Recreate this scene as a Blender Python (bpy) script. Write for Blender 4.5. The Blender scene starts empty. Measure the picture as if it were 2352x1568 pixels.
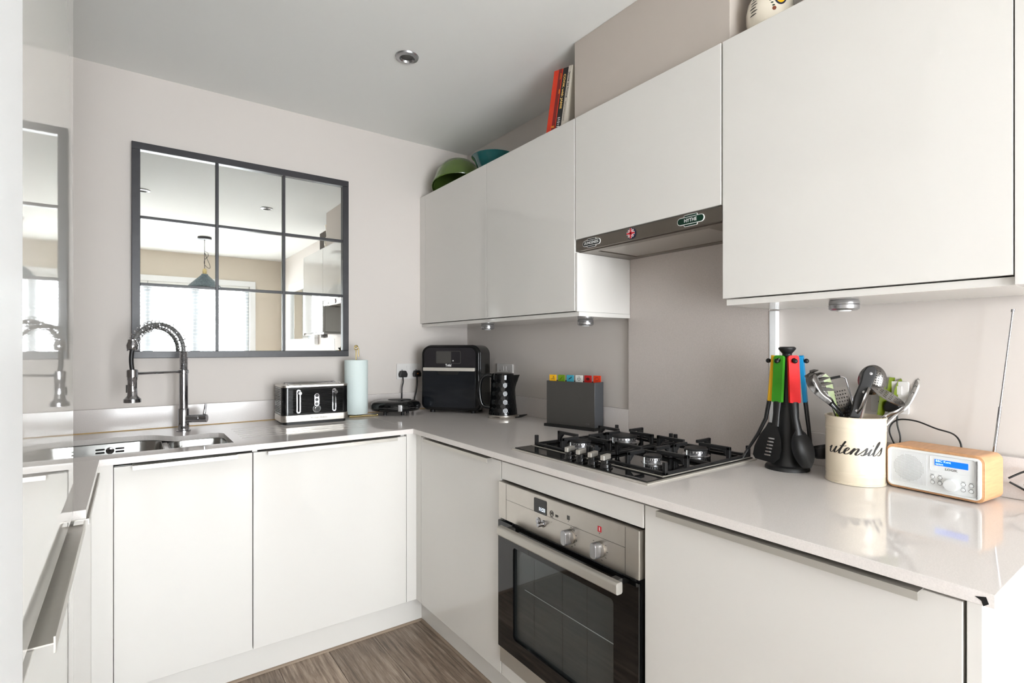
import bpy, bmesh, math, random
from mathutils import Vector, Matrix

random.seed(7)
PI = math.pi
scene = bpy.context.scene
col = scene.collection

# ------------------------------------------------------------------ camera
FPX, HY, CXP = 1205.0, 798.5, 1176.0          # focal length and horizon in pixels of a 2352 x 1568 frame
PSI = math.atan(878.0 / 1205.0)
CAM = Vector((-1.652, -2.728, 1.205))
FW = Vector((math.sin(PSI), math.cos(PSI), 0)); RT = Vector((math.cos(PSI), -math.sin(PSI), 0)); UP = Vector((0, 0, 1))
cd = bpy.data.cameras.new('camera'); cam = bpy.data.objects.new('camera', cd); col.objects.link(cam)
cam.location = CAM; cam.rotation_euler = (PI / 2, 0, -PSI)
cd.sensor_width = 36; cd.lens = 36 * FPX / 2352; cd.shift_y = (HY - 784) / 2352; cd.clip_start = .01
scene.camera = cam

# ------------------------------------------------------------------ sky, daylight, exposure
world = bpy.data.worlds.new('overcast_sky'); scene.world = world; world.use_nodes = True
bg = world.node_tree.nodes['Background']; bg.inputs[0].default_value = (.945, .968, 1, 1); bg.inputs[1].default_value = 17.0
scene.view_settings.view_transform = 'Standard'; scene.view_settings.look = 'None'
scene.view_settings.gamma = 1; scene.view_settings.exposure = 0.94; scene.view_settings.use_curve_mapping = False
WX0, WX1, WZ0, WZ1, WY = -1.96, -.386, .08, 2.0, -4.86        # the lounge window opening in the far wall
pl = bpy.data.lights.new('window_portal', 'AREA'); pl.shape = 'RECTANGLE'; pl.size = WX1 - WX0; pl.size_y = WZ1 - WZ0
pl.cycles.is_portal = True
po = bpy.data.objects.new('window_portal', pl); col.objects.link(po)
po.location = ((WX0 + WX1) / 2, WY - .2, (WZ0 + WZ1) / 2); po.rotation_euler = (PI / 2, 0, 0)

# ------------------------------------------------------------------ helpers
def lin(c):
    return tuple(((v / 255) / 12.92 if v / 255 <= .04045 else ((v / 255 + .055) / 1.055) ** 2.4) for v in c) + (1,)

MATS = {}
def mat(name, rgb, rough=.5, metal=0., spec=.5, coat=0., noise=0., scale=40., bump=0., emit=None, estr=0., trans=0., alpha=1., stretch=None, rnoise=0.):
    m = bpy.data.materials.new(name); m.use_nodes = True
    nt = m.node_tree; b = nt.nodes['Principled BSDF']
    c = lin(rgb)
    b.inputs['Base Color'].default_value = c; b.inputs['Roughness'].default_value = rough
    b.inputs['Metallic'].default_value = metal; b.inputs['Specular IOR Level'].default_value = spec
    b.inputs['Coat Weight'].default_value = coat; b.inputs['Coat Roughness'].default_value = .04
    if trans: b.inputs['Transmission Weight'].default_value = trans
    if emit: b.inputs['Emission Color'].default_value = lin(emit); b.inputs['Emission Strength'].default_value = estr
    if noise or bump or rnoise:
        g = nt.nodes.new('ShaderNodeNewGeometry'); src = g.outputs['Position']
        if stretch:
            mp = nt.nodes.new('ShaderNodeMapping'); mp.inputs['Scale'].default_value = stretch
            nt.links.new(src, mp.inputs[0]); src = mp.outputs[0]
        n = nt.nodes.new('ShaderNodeTexNoise'); n.inputs['Scale'].default_value = scale; n.inputs['Detail'].default_value = 4
        nt.links.new(src, n.inputs['Vector'])
        if noise:
            r = nt.nodes.new('ShaderNodeValToRGB')
            r.color_ramp.elements[0].position = .3; r.color_ramp.elements[1].position = .7
            r.color_ramp.elements[0].color = tuple(max(0, v * (1 - noise)) for v in c[:3]) + (1,)
            r.color_ramp.elements[1].color = tuple(min(1, v * (1 + noise)) for v in c[:3]) + (1,)
            nt.links.new(n.outputs[0], r.inputs[0]); nt.links.new(r.outputs[0], b.inputs['Base Color'])
        if rnoise:
            mr = nt.nodes.new('ShaderNodeMapRange'); mr.inputs[3].default_value = max(.02, rough - rnoise); mr.inputs[4].default_value = rough + rnoise
            nt.links.new(n.outputs[0], mr.inputs[0]); nt.links.new(mr.outputs[0], b.inputs['Roughness'])
        if bump:
            bp = nt.nodes.new('ShaderNodeBump'); bp.inputs['Strength'].default_value = bump; bp.inputs['Distance'].default_value = .002
            nt.links.new(n.outputs[0], bp.inputs['Height']); nt.links.new(bp.outputs[0], b.inputs['Normal'])
    MATS[name] = m
    return m

def stone_mat(name, rgb, rough, speck):
    m = mat(name, rgb, rough); nt = m.node_tree; b = nt.nodes['Principled BSDF']
    g = nt.nodes.new('ShaderNodeNewGeometry')
    n = nt.nodes.new('ShaderNodeTexNoise'); n.inputs['Scale'].default_value = 420; n.inputs['Detail'].default_value = 3
    v = nt.nodes.new('ShaderNodeTexVoronoi'); v.inputs['Scale'].default_value = 160
    nt.links.new(g.outputs['Position'], n.inputs['Vector']); nt.links.new(g.outputs['Position'], v.inputs['Vector'])
    c = lin(rgb)
    r = nt.nodes.new('ShaderNodeValToRGB'); r.color_ramp.elements[0].position = .35; r.color_ramp.elements[1].position = .65
    r.color_ramp.elements[0].color = tuple(k * (1 - speck) for k in c[:3]) + (1,); r.color_ramp.elements[1].color = tuple(min(1, k * (1 + speck)) for k in c[:3]) + (1,)
    r2 = nt.nodes.new('ShaderNodeValToRGB'); r2.color_ramp.elements[0].position = .05; r2.color_ramp.elements[1].position = .12
    r2.color_ramp.elements[0].color = (.55, .52, .5, 1); r2.color_ramp.elements[1].color = (1, 1, 1, 1)
    mx = nt.nodes.new('ShaderNodeMixRGB'); mx.blend_type = 'MULTIPLY'; mx.inputs[0].default_value = speck * 3
    nt.links.new(n.outputs[0], r.inputs[0]); nt.links.new(v.outputs['Distance'], r2.inputs[0])
    nt.links.new(r.outputs[0], mx.inputs[1]); nt.links.new(r2.outputs[0], mx.inputs[2]); nt.links.new(mx.outputs[0], b.inputs['Base Color'])
    return m

def wood_floor_mat():
    m = bpy.data.materials.new('oak_laminate'); m.use_nodes = True; nt = m.node_tree; b = nt.nodes['Principled BSDF']
    g = nt.nodes.new('ShaderNodeNewGeometry'); oi = nt.nodes.new('ShaderNodeObjectInfo')
    off = nt.nodes.new('ShaderNodeVectorMath'); off.operation = 'SCALE'; off.inputs[3].default_value = 13.7
    cmb = nt.nodes.new('ShaderNodeCombineXYZ'); nt.links.new(oi.outputs['Random'], cmb.inputs[1]); nt.links.new(oi.outputs['Random'], cmb.inputs[2])
    nt.links.new(cmb.outputs[0], off.inputs[0])
    add = nt.nodes.new('ShaderNodeVectorMath'); nt.links.new(g.outputs['Position'], add.inputs[0]); nt.links.new(off.outputs[0], add.inputs[1])
    mp = nt.nodes.new('ShaderNodeMapping'); mp.inputs['Scale'].default_value = (1, .06, 1); nt.links.new(add.outputs[0], mp.inputs[0])
    n = nt.nodes.new('ShaderNodeTexNoise'); n.inputs['Scale'].default_value = 75; n.inputs['Detail'].default_value = 9; n.inputs['Roughness'].default_value = .7; n.inputs['Distortion'].default_value = .25
    nt.links.new(mp.outputs[0], n.inputs['Vector'])
    mp2 = nt.nodes.new('ShaderNodeMapping'); mp2.inputs['Scale'].default_value = (1, .35, 1); nt.links.new(add.outputs[0], mp2.inputs[0])
    n2 = nt.nodes.new('ShaderNodeTexNoise'); n2.inputs['Scale'].default_value = 6; n2.inputs['Detail'].default_value = 5; n2.inputs['Distortion'].default_value = 1.5
    nt.links.new(mp2.outputs[0], n2.inputs['Vector'])
    r = nt.nodes.new('ShaderNodeValToRGB'); e = r.color_ramp.elements
    e[0].position = .33; e[0].color = lin((96, 80, 67)); e[1].position = .68; e[1].color = lin((192, 174, 156))
    k = e.new(.5); k.color = lin((148, 129, 112))
    mx = nt.nodes.new('ShaderNodeMixRGB'); mx.blend_type = 'MULTIPLY'; mx.inputs[0].default_value = .4
    r2 = nt.nodes.new('ShaderNodeValToRGB'); r2.color_ramp.elements[0].position = .3; r2.color_ramp.elements[0].color = (.5, .46, .42, 1); r2.color_ramp.elements[1].position = .6; r2.color_ramp.elements[1].color = (1, 1, 1, 1)
    nt.links.new(n.outputs[0], r.inputs[0]); nt.links.new(n2.outputs[0], r2.inputs[0]); nt.links.new(r.outputs[0], mx.inputs[1]); nt.links.new(r2.outputs[0], mx.inputs[2])
    vr = nt.nodes.new('ShaderNodeMapRange'); vr.inputs[3].default_value = .82; vr.inputs[4].default_value = 1.14; nt.links.new(oi.outputs['Random'], vr.inputs[0])
    hv = nt.nodes.new('ShaderNodeHueSaturation'); nt.links.new(vr.outputs[0], hv.inputs['Value']); nt.links.new(mx.outputs[0], hv.inputs['Color'])
    nt.links.new(hv.outputs[0], b.inputs['Base Color']); b.inputs['Roughness'].default_value = .38
    bp = nt.nodes.new('ShaderNodeBump'); bp.inputs['Strength'].default_value = .25; bp.inputs['Distance'].default_value = .002
    nt.links.new(n.outputs[0], bp.inputs['Height']); nt.links.new(bp.outputs[0], b.inputs['Normal'])
    return m

def pane_mat(name, tint, refl=1.0):
    m = bpy.data.materials.new(name); m.use_nodes = True; nt = m.node_tree
    nt.nodes.remove(nt.nodes['Principled BSDF'])
    t = nt.nodes.new('ShaderNodeBsdfTransparent'); t.inputs[0].default_value = tint
    g = nt.nodes.new('ShaderNodeBsdfGlossy'); g.inputs['Roughness'].default_value = .01
    lw = nt.nodes.new('ShaderNodeLayerWeight'); lw.inputs[0].default_value = .5
    pw = nt.nodes.new('ShaderNodeMath'); pw.operation = 'POWER'; pw.inputs[1].default_value = 5; nt.links.new(lw.outputs['Facing'], pw.inputs[0])
    f = nt.nodes.new('ShaderNodeMath'); f.operation = 'MULTIPLY_ADD'; f.inputs[1].default_value = .9; f.inputs[2].default_value = .045; nt.links.new(pw.outputs[0], f.inputs[0])
    mx = nt.nodes.new('ShaderNodeMixShader')
    nt.links.new(f.outputs[0], mx.inputs[0]); nt.links.new(t.outputs[0], mx.inputs[1]); nt.links.new(g.outputs[0], mx.inputs[2])
    nt.links.new(mx.outputs[0], nt.nodes['Material Output'].inputs[0])
    return m

M_wall = mat('greige_paint', (212, 205, 199), .75, spec=.25, bump=.04, scale=160)
M_box = mat('boxing_paint', (196, 186, 177), .75, spec=.25)  # duct boxing colour, darker than the greige of the walls
M_tan = mat('beige_paint', (220, 210, 196), .8, spec=.2)
M_ceil = mat('ceiling_paint', (240, 240, 237), .85, spec=.2)
M_white = mat('white_paint', (248, 249, 250), .5)
M_gloss = mat('ivory_gloss', (225, 222, 217), .022, spec=.5)
M_carc = mat('white_melamine', (232, 230, 226), .35)
M_stone = stone_mat('quartz', (230, 224, 220), .06, .04)
M_slab = stone_mat('quartz_splash', (205, 196, 190), .28, .09)
M_up = stone_mat('quartz_upstand', (216, 209, 205), .14, .035)
M_floor = wood_floor_mat()
M_sub = mat('underlay', (60, 52, 45), .9)
M_alu = mat('brushed_aluminium', (190, 186, 178), .34, .6, stretch=(1, 1, 30), scale=60, rnoise=.08)
M_steel = mat('stainless', (196, 191, 184), .3, 1.0, noise=.03, scale=25, rnoise=.06)
M_sink = mat('sink_steel', (190, 190, 188), .2, 1.0, noise=.05, scale=30, rnoise=.08)
M_chrome = mat('chrome', (172, 172, 176), .06, 1.0)
M_dsteel = mat('utensil_steel', (134, 132, 130), .2, 1.0)
M_hosegrey = mat('grey_hose', (120, 120, 118), .45, .3)
M_innerglass = mat('coated_inner_glass', (104, 105, 103), .25, spec=.6)
M_fascia = mat('dark_fascia', (40, 38, 41), .12)
M_doorglass = mat('smoked_door_glass', (27, 30, 35), .08)
M_plate = mat('socket_white', (222, 219, 216), .35)
M_mirror = mat('mirror_silver', (236, 238, 236), .012, 1.0)
M_black = mat('gloss_black', (9, 10, 12), .09, spec=.5)
M_mblack = mat('matt_black', (16, 16, 17), .5)
M_rubber = mat('rubber_black', (14, 14, 15), .42)
M_iron = mat('cast_iron', (27, 27, 28), .48, bump=.15, scale=500)
M_frame = mat('charcoal_metal', (44, 43, 47), .38, noise=.12, scale=30)
M_dgrey = mat('dark_grey_plastic', (70, 68, 65), .4)
M_glassblk = mat('black_glass', (8, 8, 9), .04, spec=.6)
M_greyfilt = mat('hood_filter', (196, 192, 186), .4, .9, bump=.6, scale=600)
M_hood = mat('hood_steel', (146, 139, 131), .34, 1.0, rnoise=.06, stretch=(1, 1, 25), scale=50)
M_silver = mat('silver_plastic', (170, 170, 172), .25, .85)
M_whitepl = mat('white_plastic', (238, 240, 240), .3)
M_paper = mat('kitchen_paper', (222, 234, 232), .95, bump=.5, scale=220)
M_brass = mat('pale_brass', (196, 178, 132), .25, 1.0)
M_cream = mat('cream_enamel', (238, 224, 200), .22, coat=.3)
M_ink = mat('dark_ink', (32, 28, 26), .5)
M_wood = mat('beech_veneer', (214, 163, 118), .42, noise=.1, scale=18, stretch=(1, 6, 12))
M_lcd = mat('blue_screen', (0, 90, 210), .3, emit=(0, 105, 225), estr=.55)
M_lcdtxt = mat('screen_text', (190, 225, 255), .4, emit=(190, 225, 255), estr=.8)
M_clock = mat('clock_digits', (220, 235, 255), .4, emit=(210, 232, 255), estr=2.2)
M_green = mat('green_handle', (60, 146, 34), .42, spec=.3)
M_yellow = mat('yellow_handle', (236, 182, 6), .42, spec=.3)
M_red = mat('red_handle', (222, 22, 24), .5, spec=.22)
M_blue = mat('blue_handle', (0, 138, 194), .42, spec=.3)
M_lime = mat('lime_translucent', (116, 134, 22), .15, trans=.4)
M_colander = mat('sage_enamel', (90, 114, 50), .22, coat=.4)
M_teal = mat('teal_glaze', (10, 84, 84), .12, coat=.5)
M_china = mat('cream_china', (236, 226, 208), .18, coat=.4)
M_bookr = mat('red_cover', (232, 54, 10), .4)
M_bookd = mat('shaded_red_cover', (130, 16, 6), .4)  # shading of the curved spine, painted in as a darker red
M_bookb = mat('black_cover', (14, 13, 12), .45)
M_bookw = mat('cream_cover', (206, 198, 184), .6)
M_page = mat('paper_pages', (224, 214, 196), .9)
M_gold = mat('gold_print', (236, 196, 110), .45)
M_whiteprint = mat('white_print', (232, 232, 230), .5)
M_orangep = mat('orange_print', (232, 132, 24), .5)
M_darkgreen = mat('badge_green', (4, 44, 30), .3)
M_navy = mat('badge_navy', (22, 26, 52), .3)
M_bred = mat('badge_red', (196, 24, 40), .3)
M_brown = mat('dark_brown_wood', (74, 60, 48), .5, noise=.25, scale=30, stretch=(4, 4, 1))
M_bead = mat('brown_bead', (150, 132, 114), .5)
M_gap = mat('shadow_gap_black', (12, 11, 10), .8)
M_sealant = mat('sealant_tan', (196, 160, 96), .6)
M_pane = pane_mat('window_glass', (.97, .98, .98, 1))
M_ovenpane = pane_mat('oven_glass', (.82, .84, .85, 1))
M_upvc = mat('upvc_frame', (196, 200, 206), .4)
M_blind = mat('blind_slat', (244, 244, 242), .5)
M_enamel = mat('oven_enamel', (168, 169, 168), .35)
M_satin = mat('satin_silver', (206, 200, 190), .35, .25)
M_gunmetal = mat('gunmetal', (104, 108, 114), .38, .6, rnoise=.05, stretch=(30, 30, 1), scale=30)
M_shade = mat('patinated_shade', (92, 106, 112), .45, .3, noise=.4, scale=60)

class MB:
    def __init__(s): s.v = []; s.f = []
    def add(s, vs, fs, M=None):
        b = len(s.v)
        s.v += [tuple(M @ Vector(p)) if M is not None else tuple(p) for p in vs]
        s.f += [tuple(b + i for i in f) for f in fs]
        return s
    def box(s, x0, y0, z0, x1, y1, z1, M=None):
        x0, x1 = min(x0, x1), max(x0, x1); y0, y1 = min(y0, y1), max(y0, y1); z0, z1 = min(z0, z1), max(z0, z1)
        vs = [(x0, y0, z0), (x1, y0, z0), (x1, y1, z0), (x0, y1, z0), (x0, y0, z1), (x1, y0, z1), (x1, y1, z1), (x0, y1, z1)]
        return s.add(vs, [(3, 2, 1, 0), (4, 5, 6, 7), (0, 1, 5, 4), (1, 2, 6, 5), (2, 3, 7, 6), (3, 0, 4, 7)], M)
    def prism(s, pts, z0, z1, M=None):
        n = len(pts)
        a = sum(pts[i][0] * pts[(i + 1) % n][1] - pts[(i + 1) % n][0] * pts[i][1] for i in range(n))
        if a < 0: pts = pts[::-1]
        vs = [(p[0], p[1], z0) for p in pts] + [(p[0], p[1], z1) for p in pts]
        fs = [tuple(range(n - 1, -1, -1)), tuple(range(n, 2 * n))] + [(i, (i + 1) % n, n + (i + 1) % n, n + i) for i in range(n)]
        return s.add(vs, fs, M)
    def lathe(s, prof, n=32, M=None, cap0=True, cap1=True, sx=1, sy=1):
        vs = []; fs = []
        for r, z in prof:
            for k in range(n):
                a = 2 * PI * k / n; vs.append((r * sx * math.cos(a), r * sy * math.sin(a), z))
        for i in range(len(prof) - 1):
            for k in range(n):
                k2 = (k + 1) % n
                fs.append((i * n + k, i * n + k2, (i + 1) * n + k2, (i + 1) * n + k))
        if cap0: fs.append(tuple(range(n - 1, -1, -1)))
        if cap1: b = (len(prof) - 1) * n; fs.append(tuple(range(b, b + n)))
        return s.add(vs, fs, M)
    def cyl(s, r, z0, z1, n=24, M=None): return s.lathe([(r, z0), (r, z1)], n, M)
    def tube(s, pts, r, n=10, M=None, ry=None, closed=False, ref=None):
        pts = [Vector(p) for p in pts]; m = len(pts)
        rs = r if isinstance(r, (list, tuple)) else [r] * m
        rys = (ry if isinstance(ry, (list, tuple)) else [ry] * m) if ry is not None else rs
        vs = []; prev = None
        for i, p in enumerate(pts):
            if closed: t = pts[(i + 1) % m] - pts[i - 1]
            else: t = pts[min(i + 1, m - 1)] - pts[max(i - 1, 0)]
            if t.length < 1e-9: t = Vector((0, 0, 1))
            t.normalize()
            if prev is None:
                a = Vector(ref) if ref is not None else (Vector((0, 0, 1)) if abs(t.z) < .9 else Vector((1, 0, 0)))
            else: a = prev
            u = a - t * a.dot(t)
            if u.length < 1e-6: u = Vector((1, 0, 0)) - t * t.x
            u.normalize(); w = t.cross(u); prev = u
            for k in range(n):
                an = 2 * PI * k / n
                vs.append(p + u * (rs[i] * math.cos(an)) + w * (rys[i] * math.sin(an)))
        fs = []
        for i in range(m if closed else m - 1):
            j = (i + 1) % m
            for k in range(n):
                k2 = (k + 1) % n; fs.append((i * n + k, i * n + k2, j * n + k2, j * n + k))
        if not closed:
            fs.append(tuple(range(n - 1, -1, -1))); fs.append(tuple(range((m - 1) * n, m * n)))
        return s.add(vs, fs, M)
    def sphere(s, c, r, n=16, M=None, sc=(1, 1, 1)):
        prof = [(max(1e-4, math.cos(a)), math.sin(a)) for a in [(-.5 + i / (n // 2)) * PI for i in range(n // 2 + 1)]]
        T = Matrix.Translation(Vector(c)) @ Matrix.Diagonal((r * sc[0], r * sc[1], r * sc[2], 1))
        return s.lathe(prof, n, (M @ T) if M is not None else T)
    def sheet(s, rows, thick=None, M=None):
        # rows: grid of points; optional solid thickness along -normal given as vector
        h = len(rows); w = len(rows[0]); vs = [Vector(p) for r in rows for p in r]
        fs = [(i * w + j, i * w + j + 1, (i + 1) * w + j + 1, (i + 1) * w + j) for i in range(h - 1) for j in range(w - 1)]
        if thick is not None:
            b = len(vs); t = Vector(thick); vs += [v + t for v in vs]
            fs += [tuple(b + k for k in f[::-1]) for f in fs]
            per = [j for j in range(w)] + [i * w + w - 1 for i in range(1, h)] + [(h - 1) * w + j for j in range(w - 2, -1, -1)] + [i * w for i in range(h - 2, 0, -1)]
            fs += [(per[(k + 1) % len(per)], per[k], b + per[k], b + per[(k + 1) % len(per)]) for k in range(len(per))]
        return s.add(vs, fs, M)
    def text(s, body, size, M, extrude=.0004, align='CENTER', sx=1.0, bold=0.):
        cu = bpy.data.curves.new('t', 'FONT'); cu.body = body; cu.size = size; cu.extrude = extrude; cu.align_x = align; cu.align_y = 'CENTER'; cu.resolution_u = 3
        cu.offset = bold
        ob = bpy.data.objects.new('t', cu); col.objects.link(ob)
        dg = bpy.context.evaluated_depsgraph_get(); me = bpy.data.meshes.new_from_object(ob.evaluated_get(dg))
        s.add([(v.co.x * sx, v.co.y, v.co.z) for v in me.vertices], [tuple(p.vertices) for p in me.polygons], M)
        bpy.data.objects.remove(ob); bpy.data.curves.remove(cu); bpy.data.meshes.remove(me)
        return s
    def build(s, name, material, parent=None, smooth=35, bevel=0., world=False, seg=2):
        me = bpy.data.meshes.new(name); vs = s.v
        if world and parent is not None:
            o = root_loc(parent); vs = [(x - o.x, y - o.y, z - o.z) for x, y, z in s.v]
        me.from_pydata(vs, [], s.f); me.update()
        bm = bmesh.new(); bm.from_mesh(me); bmesh.ops.recalc_face_normals(bm, faces=bm.faces); bm.to_mesh(me); bm.free()
        me.materials.append(material)
        if smooth or bevel:
            me.shade_smooth()
            if not bevel: me.set_sharp_from_angle(angle=math.radians(smooth))
        o = bpy.data.objects.new(name, me); col.objects.link(o)
        if parent is not None: o.parent = parent
        if bevel:
            b = o.modifiers.new('edge', 'BEVEL'); b.width = bevel; b.segments = seg; b.limit_method = 'ANGLE'; b.angle_limit = math.radians(40); b.harden_normals = False
            wn = o.modifiers.new('normals', 'WEIGHTED_NORMAL'); wn.weight = 100; wn.keep_sharp = False
        return o

def root_loc(o):
    v = Vector((0, 0, 0))
    while o is not None: v += o.location; o = o.parent
    return v
def thing(name, label, cat, loc=(0, 0, 0), rotz=0, group=None):
    o = bpy.data.objects.new(name, None); col.objects.link(o); o.location = loc; o.rotation_euler = (0, 0, rotz); o.empty_display_size = .05
    return tag(o, label, cat, group)
def tag(o, label, cat, group=None):
    o['label'] = label; o['category'] = cat
    if group: o['group'] = group
    return o
def struct(o, label=None):
    o['kind'] = 'structure'
    if label: o['label'] = label
    return o
def plab(o, label): o['label'] = label; return o
def stuff(o): o['kind'] = 'stuff'; return o
def frame(o, r, u):
    r = Vector(r).normalized(); u = Vector(u); u = (u - r * u.dot(r)).normalized(); n = r.cross(u)
    return Matrix(((r.x, u.x, n.x, o[0]), (r.y, u.y, n.y, o[1]), (r.z, u.z, n.z, o[2]), (0, 0, 0, 1)))
def T(x, y, z): return Matrix.Translation((x, y, z))
def RZ(a): return Matrix.Rotation(a, 4, 'Z')
def RX(a): return Matrix.Rotation(a, 4, 'X')
def RY(a): return Matrix.Rotation(a, 4, 'Y')
def PX(u, v, d): return CAM + d * (FW + RT * ((u - CXP) / FPX) + UP * ((HY - v) / FPX))
def cr(pts, k=8, closed=False):
    pts = [Vector(p) for p in pts]; out = []; n = len(pts)
    g = lambda i: pts[i % n] if closed else pts[max(0, min(n - 1, i))]
    for i in range(n if closed else n - 1):
        a, b, c, d = g(i - 1), g(i), g(i + 1), g(i + 2)
        for j in range(k):
            t = j / k
            out.append(.5 * ((2 * b) + (c - a) * t + (2 * a - 5 * b + 4 * c - d) * t * t + (3 * b - a - 3 * c + d) * t ** 3))
    if not closed: out.append(pts[-1])
    return out
def rrect(x0, y0, x1, y1, r, n=6):
    if not isinstance(r, (tuple, list)): r = [r] * 4
    out = []
    for (cx, cy, a0), q in zip([(x1 - r[0], y1 - r[0], 0), (x0 + r[1], y1 - r[1], 90), (x0 + r[2], y0 + r[2], 180), (x1 - r[3], y0 + r[3], 270)], r):
        for i in range(n + 1):
            a = math.radians(a0 + 90 * i / n); out.append((cx + q * math.cos(a), cy + q * math.sin(a)))
    return out
def ellipse(cx, cy, rx, ry, n=32): return [(cx + rx * math.cos(2 * PI * i / n), cy + ry * math.sin(2 * PI * i / n)) for i in range(n)]
def slab_with_holes(outer, holes, z0, z1):
    bm = bmesh.new(); loops = []
    for z in (z1, z0):
        es = []
        for lp in [outer] + holes:
            vs = [bm.verts.new((p[0], p[1], z)) for p in lp]
            es += [bm.edges.new((vs[i], vs[(i + 1) % len(vs)])) for i in range(len(vs))]
            loops.append(vs)
        bmesh.ops.triangle_fill(bm, use_beauty=True, use_dissolve=False, edges=es)
    k = len(loops) // 2
    for a, b in zip(loops[:k], loops[k:]):
        for i in range(len(a)):
            j = (i + 1) % len(a); bm.faces.new((a[i], a[j], b[j], b[i]))
    bm.verts.index_update(); mb = MB(); mb.v = [tuple(v.co) for v in bm.verts]; mb.f = [tuple(v.index for v in f.verts) for f in bm.faces]; bm.free()
    return mb

WT, WB, CEIL = .86, .84, 2.367            # worktop top, worktop underside, ceiling height
DX, DY, LX = -.655, -.660, -1.748         # door planes: right run, back run, left run
R_FACE = lambda y, z, x=DX: frame((x, y, z), (0, -1, 0), (0, 0, 1))     # a drawing plane facing -x
B_FACE = lambda x, z, y=DY: frame((x, y, z), (1, 0, 0), (0, 0, 1))      # a drawing plane facing -y

# ================================================================== the room
fl = struct(MB().box(-2.55, -4.95, -.05, .1, .1, -.012).build('floor', M_sub))
PW, PL = .1865, 1.29
pm = None
for i in range(-1, 18):
    x1 = -.640 - PW * i + PW; x0 = x1 - PW
    if x1 < -2.4 or x0 > .05: continue
    offs = random.uniform(.1, .45)
    for j in range(-1, 5):
        y1 = .0 - offs - PL * j + PL; y0 = y1 - PL
        y1 = min(y1, .0); y0 = max(y0, -4.86)
        if y1 - y0 < .05: continue
        full = abs((y1 - y0) - PL) < 1e-6
        if full and pm is not None:
            o = bpy.data.objects.new('plank', pm); col.objects.link(o); o.parent = fl; o.location = ((x0 + x1) / 2, (y0 + y1) / 2, 0)
        else:
            L = (y1 - y0) / 2 - .0009
            mb = MB().box(-PW / 2 + .0009, -L, -.012, PW / 2 - .0009, L, 0)
            o = mb.build('plank', M_floor, fl, smooth=0); o.location = ((x0 + x1) / 2, (y0 + y1) / 2, 0)
            if full: pm = o.data
struct(MB().box(-2.6, -4.98, CEIL, .12, .12, CEIL + .1).build('ceiling', M_ceil))
struct(MB().box(-2.55, 0, 0, .12, .1, CEIL).build('wall_back', M_wall))
struct(MB().box(0, -4.98, 0, .12, 0, CEIL).build('wall_right', M_wall))
struct(MB().box(-2.55, -2.25, 0, -2.42, 0, CEIL).build('wall_left', M_wall))
struct(MB().box(-2.42, -2.25, 0, -1.7465, -1.9465, CEIL).build('wall_pier', M_white, bevel=.004))
struct(MB().box(-2.2, -4.98, 0, -2.07, -2.25, CEIL).build('wall_lounge_left', M_wall))
w = MB()
w.box(-2.2, WY - .12, 0, WX0, WY, CEIL); w.box(WX1, WY - .12, 0, 0, WY, CEIL)
w.box(WX0, WY - .12, 0, WX1, WY, WZ0); w.box(WX0, WY - .12, WZ1, WX1, WY, CEIL)
struct(w.build('wall_front', M_tan))
bb = MB(); bb.box(-2.07, WY, 0, WX0 - .075, WY + .015, .1); bb.box(WX1 + .075, WY, 0, 0, WY + .015, .1); struct(bb.build('baseboard_front', M_white, bevel=.003))
# boxed-in duct above the hood cabinet
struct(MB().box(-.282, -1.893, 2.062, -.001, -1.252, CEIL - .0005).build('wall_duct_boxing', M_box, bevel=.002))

# lounge window: frame, mullions, panes and three venetian blinds
win = struct(thing('window_1', 'wide white lounge window with slatted blinds, seen in the mirror', 'window', ((WX0 + WX1) / 2, WY, WZ0))); del win['category']
m1, m2 = -.993, -1.48
f_ = MB()
f_.box(WX0, WY - .1, WZ0, WX1, WY - .03, WZ0 + .06); f_.box(WX0, WY - .1, WZ1 - .06, WX1, WY - .03, WZ1)
f_.box(WX0, WY - .1, WZ0 + .06, WX0 + .06, WY - .03, WZ1 - .06); f_.box(WX1 - .06, WY - .1, WZ0 + .06, WX1, WY - .03, WZ1 - .06)
f_.build('window_frame', M_upvc, win, world=True)
for xm in (m1, m2): MB().box(xm - .05, WY - .1, WZ0 + .06, xm + .05, WY - .03, WZ1 - .06).build('mullion', M_upvc, win, world=True)
edges_ = [WX0 + .06, m2 - .05, m2 + .05, m1 - .05, m1 + .05, WX1 - .06]
for k in range(3): MB().box(edges_[2 * k], WY - .068, WZ0 + .06, edges_[2 * k + 1], WY - .064, WZ1 - .06).build('pane', M_pane, win, world=True)
MB().box(WX0 - .06, WY + .0, WZ0 - .03, WX1 + .06, WY + .12, WZ0).build('window_sill', M_white, win, world=True, bevel=.004)
ft = MB(); ft.box(WX0 - .07, WY, WZ1, WX1 + .07, WY + .018, WZ1 + .07); ft.box(WX0 - .07, WY, WZ0, WX0, WY + .018, WZ1); ft.box(WX1, WY, WZ0, WX1 + .07, WY + .018, WZ1)
ft.build('window_architrave', M_white, win, world=True, bevel=.003)
names_ = ['leftmost of the three white venetian blinds in the lounge window', 'middle white venetian blind in the lounge window', 'white venetian blind nearest the beige wall in the lounge window']
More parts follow.
